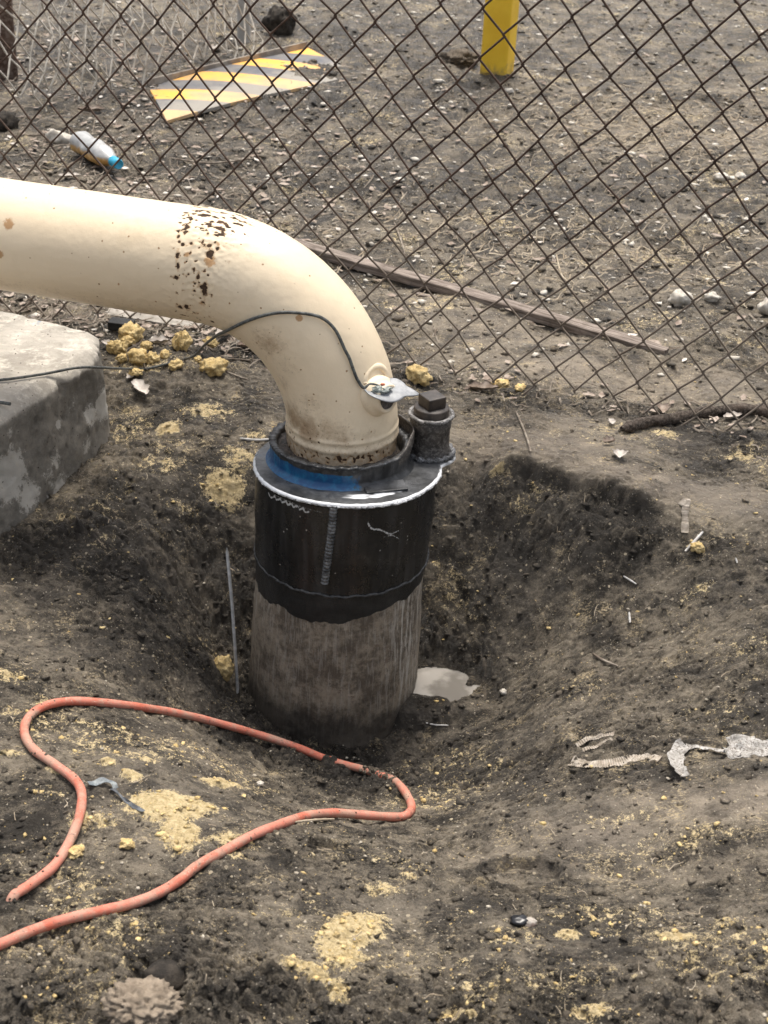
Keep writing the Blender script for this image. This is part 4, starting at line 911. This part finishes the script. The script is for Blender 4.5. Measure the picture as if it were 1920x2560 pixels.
s1 = np.cross(ax, up); s1 /= np.linalg.norm(s1); s2 = np.cross(s1, ax); ta3 = np.linspace(0, 2*np.pi, 40, endpoint=False)
pf = spline([(q*Lb_, r_, 0) for q, r_ in prof], 5); rows = []
for q, r_, _ in pf:
    r2 = max(r_, .0005)*(1+.10*pn(np.cos(ta3)*1.6, np.sin(ta3)*1.6, q*28)); rows.append(b1+ax*q+(np.cos(ta3)*r2)[:, None]*s1+(np.sin(ta3)*r2*.9)[:, None]*s2)
npmesh('bottle_body', np.array(rows).reshape(-1, 3), grid_faces(len(rows), 40, cv=True), M_plast, bt)
M_cap = mottled('blue_plastic', [(.02, .30, .48), (.04, .38, .58)], 30, .4, .1, .001, .5)
rows = []
for q, r_ in [(.90, .010), (.90, .0175), (1.03, .0175), (1.06, .0155), (1.06, .0135), (1.04, .012), (1.04, .0003)]:
    rows.append(b1+ax*q*Lb_+(np.cos(ta3)*r_)[:, None]*s1+(np.sin(ta3)*r_)[:, None]*s2)
npmesh('cap', np.array(rows).reshape(-1, 3), grid_faces(len(rows), 40, cv=True), M_cap, bt)

# ------------------------------------------------------------------ planks
m = NT('weathered_wood'); n = m.noise; sv2 = m.scaled((1.2, 18, 18)); g1 = m.noise(9, 8, .65, sv2)
c = m.mix(m.ramp(g1, .36, .64), (.10, .078, .064), (.28, .235, .20)); c = m.mix(m.ramp(n(22, 8, .7), .55, .68, 0, .6), c, (.09, .07, .055))
M_wood = m.done(c, .9, 0, m.bump(g1, .6, .003), .2)
def plank(name, pA, pB, wd, th, label, lift=.0, mat=None, seed=0):
    a_, b_ = at(*pA, th), at(*pB, th); v = b_-a_; L_ = np.linalg.norm(v[:2]); an = math.atan2(v[1], v[0]); nx_ = 70; vs = []
    for i in range(nx_):
        t = i/(nx_-1); e = .006*pn(t*6, seed, 1.)+.02*sst(.02, 0, t)-.02*sst(.985, 1, t)*0
        w_ = wd*(1-.45*sst(.93, 1.0, t)); bow = .004*math.sin(t*3.)
        for y_, z_ in [(-w_/2+e*.4, 0), (-w_/2+e*.3, th*.9), (-w_/2+.003, th), (w_/2-.003, th), (w_/2, th*.9), (w_/2, 0)]:
            vs.append([t*L_+.003*pn(y_*90, i, 2.)*(t > .98)*4, y_+bow, z_-.004+.0012*pn(t*30, y_*40, seed)])
    F = grid_faces(nx_, 6, cv=True).tolist()+[[5, 4, 3, 2, 1, 0], [(nx_-1)*6+i for i in range(6)]]
    me = bpy.data.meshes.new(name); me.from_pydata(vs, [], F); me.materials.append(mat or M_wood); o = bpy.data.objects.new(name, me); link(o)
    o.location = (a_[0], a_[1], lift); o.rotation_euler = (0, 0, an); return o
tag(plank('wooden_plank', (690, 585), (1668, 868), .044, .024, ''), 'long narrow weathered plank lying on the mud just behind the fence', 'plank')
tag(plank('thin_lath', (1040, 727), (1215, 775), .014, .008, '', seed=3), 'thin pale lath lying against the lower side of the long plank', 'lath')
# ------------------------------------------------------------------ single small things
def blob(name, px, py, size, mat, label, cat, group=None, seed=0, amp=.35, sub=3, fr=1.6, sink=.3, rot=0):
    p = gnd(px, py); s = np.array(size); V, F = lump(sub, seed, amp, fr); V = V*s
    V = rotz(V, rot); q = np.array([p[0], p[1], float(hsamp(p[0], p[1]))+s[2]*(1-sink)])
    o = npmesh(name, V+q, F, mat, origin=q); return tag(o, label, cat, group)
CL = [(535,935,.026,.020,.017,'round yellow clay lump by itself under the elbow, right of the pale leaf'),
 (328,848,.026,.022,.020,'largest yellow clay lump, on top of the heap beside the slab corner'),(292,880,.020,.016,.014,'yellow clay lump at the left foot of the heap, nearest the slab'),(318,866,.015,.012,.012,'small yellow lump between the largest lump and the slab'),
 (345,905,.021,.018,.016,'knobbly yellow clay lump just below the largest lump'),(380,905,.014,.013,.012,'small yellow lump on the right side of the knobbly one'),(455,875,.020,.017,.022,'brownish yellow clod standing under the pipe where the cable lands'),
 (528,870,.015,.012,.012,'small yellow clod right of where the cable leaves the elbow'),(440,920,.014,.012,.009,'flat yellow crumb just above the pale curled leaf'),
 (1045,952,.026,.020,.018,'crumbly yellow clod behind the capped nipple'),(1252,966,.016,.012,.009,'yellow clod at the foot of the fence right of the nipple'),
 (558,1690,.018,.016,.022,'yellow stone like lump in the pit beside the thin white rod'),(318,2118,.009,.007,.005,'bright yellow crumb inside the hose loop, left'),(190,2136,.010,.009,.006,'yellow crumb between the hose strands near the left edge'),
 (1742,1376,.011,.009,.008,'orange yellow crumb beside the short white stick on the right bank')]
CL += [(305,905,.010,.009,.008,'small yellow lump in front of the left foot of the heap'),(412,893,.010,.009,.008,'small yellow lump in the gap between the heap and the brownish clod'),
 (365,872,.012,.010,.009,'small yellow lump half hidden behind the knobbly one'),(495,905,.008,.007,.006,'yellow crumb left of the round solitary lump'),
 (340,935,.013,.011,.006,'flattened yellow lump just above the leaf stalk end'),(1300,975,.012,.010,.007,'small yellow clod farthest right along the foot of the fence')]
for i, (px, py, a, b, c, lab) in enumerate(CL):
    blob('clay_lump', px, py, (a*1.22, b*1.22, c*1.15), M_clay, lab, 'clay lump', 'yellow clay lumps on the soil', seed=i+3, amp=.42, sub=4, fr=1.5+.25*(i % 4), sink=.28, rot=i*1.3)
    if i in (1, 4, 9):
        pass
ST = [(145,362,.050,.032,.036,'grey angular rock lying left of the plastic bottle',M_pebble),(1700,760,.040,.030,.028,'grey rounded stone right of the plank end, behind the fence',M_pebble),
 (1778,752,.026,.018,.016,'white stone next to the grey rounded one near the right edge',M_pebble),(1802,450,.032,.024,.018,'pale oval stone in the dry grass patch, left of its twin',M_pebble),(1850,447,.026,.020,.015,'pale oval stone in the dry grass patch, right of its twin',M_pebble),
 (1922,785,.035,.03,.03,'pale stone cut by the right edge of the picture',M_pebble),(1098,206,.028,.014,.010,'white flat stone left of the foot of the yellow post',M_pebble),(1272,232,.022,.016,.014,'white stone just below the foot of the yellow post',M_pebble),
 (1258,1735,.009,.008,.007,'small white stone right of the puddle',M_pebble),(650,1962,.007,.006,.005,'tiny white stone beside the hose bend',M_pebble)]
for i, (px, py, a, b, c, lab, mt) in enumerate(ST):
    blob('stone', px, py, (a*.82, b*.82, c*.8), mt, lab, 'stone', 'single stones', seed=i+30, amp=.42, sub=3, sink=.3)
M_blk = NT('glossy_black_stone').done((.014, .014, .016), .3)
blob('black_pebble', 1298, 2310, (.014, .010, .008), M_blk, 'glossy black pebble lying in the mud at the lower right', 'pebble', seed=61, amp=.35, sink=.55)
blob('snail_shell', 1324, 2318, (.010, .008, .008), mottled('shell', [(.50, .46, .40), (.14, .10, .08)], 50, .4), 'small white and brown shell touching the black pebble', 'shell', seed=62, amp=.3)
blob('soil_clod', 356, 2525, (.045, .036, .020), mottled('pale_clod', [(.17, .135, .10), (.27, .22, .165)], 50, .95, .7, .004), 'pale crumbly clod at the bottom edge left of centre', 'clod', seed=63, amp=.24, sub=5, fr=5.5, sink=.55)
blob('soil_clod', 412, 2462, (.027, .026, .022), M_darkclod, 'smooth dark round clod above the pale crumbly one', 'clod', seed=64, amp=.18, sink=.5)
blob('soil_clod', 700, 82, (.068, .045, .065), M_darkclod, 'big black clod behind the fence beside the grey post', 'clod', seed=65, amp=.3, sub=4, sink=.25)
blob('soil_clod', 1148, 160, (.075, .08, .035), M_clod, 'dark clod of earth against the left side of the yellow post', 'clod', seed=66, amp=.5, sub=4, sink=.4)
blob('soil_clod', 15, 322, (.05, .045, .035), M_darkclod, 'dark clod at the left edge under the slack fence', 'clod', seed=67, amp=.4, sub=3, sink=.3)

# rod, sticks
rb0 = gnd(594, 1722); dpt = (rb0-CAMP)@F_; rt_ = dep(567, 1370, dpt-.125)
tv, tf = tube([rb0-up*.03, rb0, rt_*.6+rb0*.4+np.array([.002, 0, 0]), rt_*.97+rb0*.03, rt_], [.0034, .0034, .0034, .0032, .0010], 10)
tag(npmesh('white_rod', tv, tf, mottled('grey_rod', [(.40, .40, .39), (.58, .58, .56)], 60, .55, .2, .001), origin=rb0), 'thin whitish rod stuck upright in the pit left of the casing', 'rod')
def stick(pts, r, label, mat=M_twig, name='stick', cat='stick', group='loose sticks and twigs', lift=.003, ends=.4):
    P = spline([gnd(x, y)+up*(r+lift) for x, y in pts], 6); rr = r*(1-ends*np.linspace(-1, 1, len(P))**4)*(1+.12*np.sin(np.arange(len(P))*2.3))
    tv, tf = tube(P, rr, 8); return tag(npmesh(name, tv, tf, mat, origin=P[len(P)//2]), label, cat, group)
M_wstick = mottled('bleached_stick', [(.40, .385, .36), (.58, .56, .53)], 60, .7, .3, .001)
stick([(1712,1385),(1735,1360),(1756,1336)], .0032, 'short bleached stick on the right bank under the folded paper strip', M_wstick)
stick([(1482,1640),(1505,1655),(1545,1672)], .0026, 'grey twig lying in the middle of the pit slope'); stick([(1572,1536),(1574,1562)], .0024, 'tiny white upright splinter on the pit slope', M_wstick)
stick([(1558,1445),(1590,1465)], .0018, 'thin pale splinter high on the pit slope', M_wstick); stick([(1735,1330+70),(1838,1400),(1842,1412)][1:], .0018, 'tiny splinter near the right edge of the pit', M_wstick)
stick([(1262,872),(1275,885),(1268,900),(1276,915)][:2], .0016, 'crooked straw below the fence edge'); stick([(1290,1035),(1305,1070),(1318,1105),(1326,1135)], .0026, 'dark thin root hanging over the bank right of the nipple', M_twig)
stick([(600,1102),(640,1106),(680,1104)], .0030, 'pale twig touching the left side of the flange', M_wstick); stick([(730,2062),(790,2056),(835,2054)], .0022, 'pale straw tucked below the hose near the bend', M_straw)
stick([(1065,1812),(1090,1817),(1120,1818)], .0018, 'thin white straw on the mud in front of the puddle', M_wstick); stick([(500,912),(540,925),(600,948),(620,955)], .0026, 'dark twig below the cable left of the elbow')
stick([(560,900),(620,905),(690,905)], .0022, 'grey twig pointing at the inner side of the elbow'); stick([(985,560),(1000,600),(1012,640)], .003, 'short stick leaning in the straw behind the elbow'); stick([(1050,690),(1110,720),(1130,735)], .002, 'thin straw beside the plank', M_straw)
stick([(1640,640),(1600,620),(1590,655)], .002, 'crooked straw behind the fence', M_straw); stick([(1390,640),(1402,690),(1420,710)], .003, 'bent pale twig in the straw right of centre behind the fence', M_straw)
stick([(400,395),(520,412),(640,400)], .0035, 'long grey stick behind the fence right of the bottle'); stick([(30,345),(90,342),(140,338)], .0035, 'long grey stick left of the angular rock')
# rotten branch along the right end of the fence
P = spline([gnd(x, y)+up*.012 for x, y in [(1550,1085),(1600,1070),(1680,1058),(1760,1043),(1850,1036),(1930,1040),(2050,1055)]], 10); rr = .013+.006*pn(np.arange(len(P))*.25, 2., 1.); rr[:6] *= np.linspace(.3, 1, 6)
tv, tf = tube(P, rr, 20); nv_ = fbm(tv[:, 0]*30, tv[:, 1]*30, tv[:, 2]*30, 3); tv = tv+np.stack([nv_, nv_, nv_], -1)*.003
tag(npmesh('rotten_branch', tv, tf, mottled('rotten_wood', [(.025, .019, .014), (.075, .056, .043), (.13, .105, .085)], 40, .9, .8, .005), origin=P[20]), 'dark rotten branch lying along the foot of the fence at the right', 'branch')
M_flat = mottled('dusty_flat_stone', [(.22, .20, .17), (.34, .31, .27)], 25, .9)
# black scrap and pale board scrap beneath the pipe
def slabby(name, px, py, size, rz, tilt, mat, label, cat):
    p = gnd(px, py); V, F = bevel_box(*size, .002); V = rotz(V, rz)@np.array(Matrix.Rotation(tilt, 3, 'X')).T; q = np.array([p[0], p[1], float(hsamp(p[0], p[1]))+size[2]*.5+.004])
    return tag(npmesh(name, V+q, F, mat, smooth=False, origin=q), label, cat)
slabby('black_scrap', 305, 826, (.062, .035, .022), -.15, .05, mottled('black_plastic', [(.012, .012, .012), (.03, .03, .028)], 30, .6), 'square black scrap of plastic behind the clay heap beneath the pipe', 'scrap')
slabby('flat_stone', 400, 790, (.26, .14, .010), -.25, .02, M_flat, 'pale flat slab of stone beneath the pipe behind the fence wires', 'flat stone')

# ribbons: peeled paper, corrugated strips, leaves
def ribbon(name, pts, width, mat, label, cat, group=None, crump=.006, twist=0., lift=.004, th=.0006, corr=0., nw=7, seed=0, m_=10, taper=.0):
    P = spline([gnd(x, y)+up*lift for x, y in pts], m_)
    L_ = np.concatenate([[0], np.cumsum(np.linalg.norm(np.diff(P, axis=0), axis=1))])
    T = np.gradient(P, axis=0); T /= np.linalg.norm(T, axis=1)[:, None]; Bv = np.cross(T, up); Bv /= np.linalg.norm(Bv, axis=1)[:, None]; rows = []
    for i in range(len(P)):
        t = i/(len(P)-1); w_ = width*(1-taper*abs(2*t-1)**2)*(1+.25*float(pn(t*5, seed, 2.))); a = twist*math.sin(t*3+seed)
        row = []
        for j in range(nw):
            s_ = j/(nw-1)-.5; q = P[i]+Bv[i]*s_*w_*math.cos(a)+up*(abs(s_)*w_*math.sin(abs(a))*1.0)
            q = q+up*(crump*float(pn(q[0]*55, q[1]*55, seed))+corr*math.sin(L_[i]/.0042*2*math.pi)); row.append(q)
        rows.append(row)
    V = np.array(rows); lo = V-up*th; nu = len(P); Vv = np.concatenate([V, lo[:, ::-1]], axis=1)
    F = grid_faces(nu, nw*2, cv=True).tolist()+[list(range(nw*2))[::-1], [(nu-1)*nw*2+i for i in range(nw*2)]]
    # keep the strip above the soil
    Vv = Vv.reshape(-1, 3); hmin = hsamp(Vv[:, 0], Vv[:, 1])+.0008; Vv[:, 2] = np.maximum(Vv[:, 2], hmin)
    o = npmesh(name, Vv, F, mat, smooth=False, origin=P[nu//2]); return tag(o, label, cat, group)
M_paper = mottled('dirty_paper', [(.30, .285, .26), (.47, .45, .42), (.16, .14, .12)], 60, .8, .5, .002)
M_strip = mottled('tan_strip', [(.27, .23, .18), (.42, .37, .31)], 70, .9, .4, .002)
ribbon('peeled_paper', [(1702,1952),(1688,1925),(1690,1895),(1712,1872)], .028, M_paper, 'curled end of torn grey paper hanging down at the right', 'paper scrap', 'torn paper scraps', twist=.6, lift=.010, seed=1)
ribbon('peeled_paper', [(1712,1874),(1760,1878),(1800,1885),(1850,1895)], .010, M_paper, 'thin torn strand of grey paper joining the curled end to the wide sheet', 'paper scrap', 'torn paper scraps', lift=.008, seed=2)
ribbon('peeled_paper', [(1810,1895),(1850,1890),(1900,1885),(1990,1880)], .046, M_paper, 'wide crumpled sheet of grey white paper at the right edge', 'paper scrap', 'torn paper scraps', twist=.35, crump=.012, lift=.008, seed=3, taper=.5)
ribbon('peeled_paper', [(1815,1868),(1850,1860),(1885,1858)], .016, M_paper, 'small white flake above the wide crumpled sheet', 'paper scrap', 'torn paper scraps', twist=.3, lift=.010, seed=4)
ribbon('corrugated_strip', [(1425,1912),(1480,1915),(1540,1910),(1590,1900),(1650,1902)], .020, M_strip, 'long tan corrugated strip pressed in the mud left of the torn paper', 'strip', 'ribbed strips in the mud', corr=.0012, crump=.001, m_=40, seed=5, nw=5)
ribbon('corrugated_strip', [(1440,1868),(1470,1852),(1500,1846),(1535,1838)], .010, M_strip, 'upper edge strip of the pair above the long corrugated one', 'strip', 'ribbed strips in the mud', corr=.001, crump=.003, m_=30, seed=6, nw=5)
ribbon('corrugated_strip', [(1455,1880),(1490,1870),(1530,1850)], .008, M_strip, 'lower edge strip of the pair above the long corrugated one', 'strip', 'ribbed strips in the mud', corr=.001, crump=.003, m_=30, seed=7, nw=5)
ribbon('folded_strip', [(1711,1338),(1712,1305),(1712,1280),(1716,1256),(1700,1268)], .014, M_strip, 'folded tan strip standing out on the smooth right bank', 'strip', 'ribbed strips in the mud', corr=.0012, crump=.001, m_=20, seed=8, nw=5, lift=.006)
ribbon('plastic_scrap', [(222,1968),(255,1962),(282,1970),(290,1982)], .011, mottled('blue_grey_plastic', [(.13, .15, .165), (.27, .29, .29)], 60, .5), 'blue grey shred of plastic beside the hose inside the loop', 'plastic shred', 'plastic shreds', twist=.6, lift=.006, seed=9)
ribbon('plastic_scrap', [(278,1978),(305,2003),(335,2022),(360,2036)], .006, mottled('dark_plastic', [(.035, .037, .042), (.12, .13, .14)], 60, .5), 'dark twisted shred of plastic leading to the large clay patch', 'plastic shred', 'plastic shreds', twist=.5, lift=.006, seed=10)
def leaf(px, py, L_, W_, rz, curl, mat, label, seed):
    p = gnd(px, py); nx_, ny_ = 14, 9; vs = []
    for i in range(nx_):
        t = i/(nx_-1); w_ = W_*math.sin(math.pi*min(1, t*.92+.05))**.7*(1+.22*math.sin(t*17+seed))
        for j in range(ny_):
            s_ = j/(ny_-1)-.5; vs.append([(t-.5)*L_, s_*w_, curl*((s_*2)**2*w_*.45+(t-.5)**2*L_*.5)+.002*float(pn(t*4+seed, s_*4, 1.))])
    V = rotz(np.array(vs), rz); q = np.array([p[0], p[1], 0]); V[:, 2] += .003; wv = V+q; hz_ = float(hsamp(p[0], p[1])); wv[:, 2] += hz_+.004
    wv[:, 2] = np.maximum(wv[:, 2], hsamp(wv[:, 0], wv[:, 1])+.001); lo = wv-up*.0006; n0 = len(wv); Fg = grid_faces(nx_, ny_).tolist()
    rg = [i*ny_ for i in range(nx_)]+[(nx_-1)*ny_+j for j in range(1, ny_)]+[i*ny_+ny_-1 for i in range(nx_-2, -1, -1)]+[j for j in range(ny_-2, 0, -1)]
    F = Fg+[[a+n0 for a in f[::-1]] for f in Fg]+[[rg[i], rg[(i+1) % len(rg)], rg[(i+1) % len(rg)]+n0, rg[i]+n0] for i in range(len(rg))]
    return tag(npmesh('dead_leaf', np.vstack([wv, lo]), F, mat, origin=(p[0], p[1], hz_)), label, 'dead leaf', 'dead leaves')
leaf(352, 985, .085, .032, R(118), .9, M_leafpale, 'pale curled leaf hanging on the clay slope beside the slab', 1)
leaf(332, 950, .050, .020, R(70), .7, M_leafpale, 'narrow pale leaf stalk end above the curled leaf', 2)
leaf(1205, 982, .075, .034, R(5), .8, M_leaf, 'brown folded leaf at the fence foot right of the nipple', 3)
leaf(1548, 1145, .034, .030, R(80), .7, M_leafpale, 'pinkish pale leaf under the fence corner, lowest of the three', 4)
leaf(1522, 1112, .030, .024, R(30), .8, M_leaf, 'brown curled leaf above the lowest pale leaf', 5)
leaf(1528, 1062, .026, .016, R(95), .6, M_leafpale, 'small pointed leaf hanging at the fence foot', 6)
leaf(1655, 1035, .045, .030, R(85), 1.1, M_leaf, 'upright brown leaf at the start of the rotten branch', 7)
leaf(560, 845, .045, .034, R(40), .9, M_leafpale, 'white leaf behind the cable under the elbow', 8)
leaf(400, 865, .05, .03, R(20), 1.0, M_leafpale, 'grey leaf behind the clay heap', 9)
leaf(270, 872, .045, .022, R(-50), 1.0, M_leafpale, 'grey leaf caught at the slab corner', 10)
leaf(620, 875, .05, .03, R(10), .9, M_leaf, 'brown leaf in the shade of the elbow', 11)
leaf(690, 845, .05, .03, R(60), .9, M_leaf, 'dark brown leaf behind the elbow bend', 12)
leaf(175, 447, .07, .03, R(20), .6, M_leafpale, 'white leaf below the plastic bottle', 13)
leaf(228, 283, .10, .05, R(10), .7, M_leaf, 'wide brown leaf behind the fence above the bottle', 14)
leaf(1830, 1050, .05, .022, R(25), .8, M_leafpale, 'narrow pale leaf on top of the rotten branch', 15)
leaf(538, 130, .08, .04, R(70), .9, M_leafpale, 'pale leaf at the foot of the grey post', 16)

M_grit = mottled('grit_grains', [(.30, .26, .20), (.48, .43, .35)], 80, .85, .3, .002, .3)
# ------------------------------------------------------------------ uncountable crumbs, grit, straw
def scatter(n, y0, y1, dens=1.0, xs=.40, mask=None):
    out = []; tot = 0
    while tot < n:
        y = y0*(y1/y0)**(rng.random(n*2)**dens); x = (rng.random(n*2)*2-1)*(xs*y+.12)
        ok = np.hypot(x-CASC[0], y-CASC[1]) > .19
        if mask is not None: ok &= rng.random(n*2) < mask(x, y)
        out.append(np.stack([x[ok], y[ok]], -1)); tot += int(ok.sum())
    return np.concatenate(out)[:n]
def crumbs(name, pts, smin, smax, mat, label, cat, power=3., flat=.65, amp=.35, sink=.3, sub=1):
    V0, F0 = ico(sub); n = len(pts); nv = len(V0)
    s = smin*(smax/smin)**(rng.random(n)**power); sc = s[:, None]*np.stack([rng.uniform(.7, 1.3, n), rng.uniform(.7, 1.3, n), flat*rng.uniform(.7, 1.2, n)], -1)
    jit = 1+amp*(rng.random((n, nv))-.5)*1.6; an = rng.random(n)*6.283; V = V0[None]*jit[..., None]*sc[:, None]
    x = V[..., 0]*np.cos(an)[:, None]-V[..., 1]*np.sin(an)[:, None]; y = V[..., 0]*np.sin(an)[:, None]+V[..., 1]*np.cos(an)[:, None]
    z = hsamp(pts[:, 0], pts[:, 1])+sc[:, 2]*(1-sink)
    W = np.stack([x+pts[:, 0, None], y+pts[:, 1, None], V[..., 2]+z[:, None]], -1).reshape(-1, 3)
    F = (F0[None]+np.arange(n)[:, None, None]*nv).reshape(-1, 3)
    at3 = {k_: np.repeat(np.clip(gsamp(A_r, pts[:, 0], pts[:, 1])*f_, 0, 1), nv) for k_, A_r, f_ in (('clay', clay, .8), ('pale', pale, 1.), ('wet_dark', wet_dark, .8))} if mat is M_soil else None
    if at3: at3['tone'] = np.repeat(rng.random(n), nv)
    return tag(npmesh(name, W, F, mat, smooth=False, attrs=at3), label, cat, kind='stuff')
inslab = lambda x, y: (np.stack([x, y], -1)-A_[:2])@np.array([dAB[1], -dAB[0]])*(1 if (cen-A_[:2])@np.array([dAB[1], -dAB[0]]) < 0 else -1) > -.0
def free(x, y):
    p = gsamp(pale, x, y); pud = np.hypot((x-PUD[0])/.09, (y-PUD[1])/.06) > 1
    return (.25+.75*np.clip(gsamp(rough, x, y), 0, 1)*(1-.8*p))*pud
crumbs('soil_crumbs', scatter(26000, 1.05, 3.6, 1., mask=free), .0008, .0065, M_soil, 'brown soil crumbs over all the ground near the pit', 'soil crumbs', 4.6, .6, 1.1, .5)
crumbs('dark_soil_crumbs', scatter(7000, 1.05, 3.4, 1., mask=lambda x, y: free(x, y)*(.08+gsamp(wet_dark, x, y))),   .0010, .0070, M_soil, 'dark damp soil crumbs in the pit and around the casing', 'soil crumbs', 4.2, .6, 1.1, .5)
crumbs('clay_crumbs', scatter(3600, 1.1, 3.4, 1., mask=lambda x, y: sst(.30, .75, gsamp(clay, x, y))+.05), .0008, .0055, M_clay, 'crumbs of yellow clay spread around the patches', 'clay crumbs', 4.5, .5, .8, .5)
crumbs('pale_grit', scatter(1800, 1.1, 3.3, 1.), .0008, .0036, M_grit, 'fine whitish grit on the mud', 'grit', 3.5, .6)
yard = lambda x, y: .35+.65*sst(-.1, .4, pn(x*2.2, y*2.2, 4.))
crumbs('yard_gravel', scatter(9000, 3.25, 9.5, .8, mask=yard), .0022, .014, M_pebble, 'pale gravel strewn over the yard behind the fence', 'gravel', 4.5, .5, .8)
crumbs('yard_clods', scatter(12000, 3.2, 9., .8), .003, .016, M_soil, 'brown clods over the yard behind the fence', 'soil crumbs', 3.5, .45, .75, .45)
def straws(name, pts, lmin, lmax, w0, mat, label, cat, lift=.004, rise=.25):
    n = len(pts); L_ = rng.uniform(lmin, lmax, n)*rng.random(n)**.6+lmin*.5; an = rng.random(n)*6.283; seg = 4; V = np.zeros((n, seg+1, 2, 3)); bend = rng.normal(0, .5, n); up_ = rng.random(n)**2*rise
    for i in range(seg+1):
        t = i/seg; a = an+bend*t; x = pts[:, 0]+np.cos(a)*L_*(t-.5); y = pts[:, 1]+np.sin(a)*L_*(t-.5); z = hsamp(x, y)+lift+up_*L_*t*t+.003*rng.random(n); w = w0*rng.uniform(.6, 1.3, n)*(1-.5*t)
        for k_, sg in enumerate((-1, 1)):
            V[:, i, k_] = np.stack([x-np.sin(a)*w*sg*.5, y+np.cos(a)*w*sg*.5, z+w*.35*sg], -1)
    b = np.arange(n)[:, None]*(seg+1)*2; F = np.concatenate([b+np.array([[2*i, 2*i+1, 2*i+3, 2*i+2]]) for i in range(seg)], 0)
    return tag(npmesh(name, V.reshape(-1, 3), F, mat, smooth=False), label, cat, kind='stuff')
gp = at(1650, 320, 0); gp2 = at(1500, 620, 0); gl_ = at(250, 480, 0); gtl = at(120, 180, 0)
def grassm(x, y): return np.exp(-((x-gp[0])/.75)**2-((y-gp[1])/.55)**2)+.6*np.exp(-((x-gp2[0])/.8)**2-((y-gp2[1])/.3)**2)
straws('dry_grass', scatter(3200, 3.4, 8., .8, xs=.42, mask=lambda x, y: grassm(x, y)), .02, .07, .0035, M_straw, 'matted dry grass in the yard behind the fence at the right', 'dry grass', .003, .5)
def litterm(x, y): return .9*np.exp(-((x-gl_[0])/.8)**2-((y-gl_[1])/.7)**2)+.9*np.exp(-((x-gtl[0])/.9)**2-((y-gtl[1])/1.2)**2)+.10
straws('twig_litter', scatter(2600, 3.3, 8., .8, xs=.42, mask=litterm), .03, .16, .0040, M_twig, 'broken twigs and stalks littering the yard behind the fence', 'twigs', .004, .25)
def footm(x, y):
    d = (x-FX0)*(-fd[1])+(y-FY0)*fd[0]; return np.exp(-((d-.02)/.10)**2)*(.25+.9*sst(-.1, -.35, x))
straws('fence_foot_litter', scatter(900, 2.7, 3.7, 1., mask=footm), .015, .09, .0035, M_twig, 'stalks and bark shreds caught along the foot of the fence', 'twigs', .004, .4)
straws('pit_splinters', scatter(260, 1.2, 2.9, 1.), .006, .03, .0016, M_straw, 'tiny pale splinters lying in the mud', 'splinters', .003, .1)
def leafscatter(name, pts, s0, s1, mat, label):
    n = len(pts); s = rng.uniform(s0, s1, n); base = np.array([[-1, 0, 0], [-.3, .5, .25], [-.3, -.5, .25], [.4, .42, .2], [.4, -.42, .3], [1, .05, .35], [0, 0, 0.05]]); V = base[None]*s[:, None, None]*np.array([1, 1, 1]); V = V+rng.normal(0, .08, V.shape)*s[:, None, None]
    an = rng.random(n)*6.283; x = V[..., 0]*np.cos(an)[:, None]-V[..., 1]*np.sin(an)[:, None]; y = V[..., 0]*np.sin(an)[:, None]+V[..., 1]*np.cos(an)[:, None]
    W = np.stack([x+pts[:, 0, None], y+pts[:, 1, None], np.abs(V[..., 2])+hsamp(pts[:, 0], pts[:, 1])[:, None]+.004], -1).reshape(-1, 3)
    F0 = np.array([[0, 2, 6], [6, 1, 0], [6, 2, 4], [3, 1, 6], [6, 4, 5], [5, 3, 6]]); F = (F0[None]+np.arange(n)[:, None, None]*7).reshape(-1, 3)
    return tag(npmesh(name, W, F, mat, smooth=False), label, 'leaf litter', kind='stuff')
leafscatter('leaf_litter', scatter(1100, 3.3, 8., .8, xs=.42, mask=litterm), .006, .022, M_leaf, 'brown leaf scraps in the yard at the upper left')
leafscatter('foot_leaf_litter', scatter(420, 2.7, 3.7, 1., mask=footm), .004, .016, M_leaf, 'brown leaf scraps caught at the foot of the near fence')
leafscatter('pale_leaf_litter', scatter(260, 3.3, 8., .8, xs=.42, mask=litterm), .006, .018, M_leafpale, 'pale leaf scraps in the yard at the upper left')
# soil stuck on the hose
hq = HOSEP[rng.integers(0, len(HOSEP), 160)]; hq = np.concatenate([hq, HOSEP[iburied-7:iburied+7].repeat(14, 0)]); o_ = rng.normal(0, 1, hq.shape); o_[:, 2] = np.abs(o_[:, 2]); o_ /= np.linalg.norm(o_, axis=1)[:, None]
V0, F0 = ico(1); s = .0008+.0022*rng.random(len(hq))**2.5; s[160:] *= 1.8; hv = (V0[None]*(1+.4*(rng.random((len(hq), len(V0)))-.5))[..., None]*s[:, None, None]+(hq+o_*HR*.98)[:, None]).reshape(-1, 3)
tag(npmesh('mud_specks', hv, (F0[None]+np.arange(len(hq))[:, None, None]*len(V0)).reshape(-1, 3), M_clod, smooth=False, origin=HOSEP[100]), 'specks of mud stuck on the orange hose', 'mud specks', kind='stuff')
bpy.context.view_layer.update()
for _a, _b in (('chain_link_fence', FY0),): pass
print('objects', len(bpy.data.objects), 'faces', sum(len(o.data.polygons) for o in bpy.data.objects if o.type == 'MESH'))
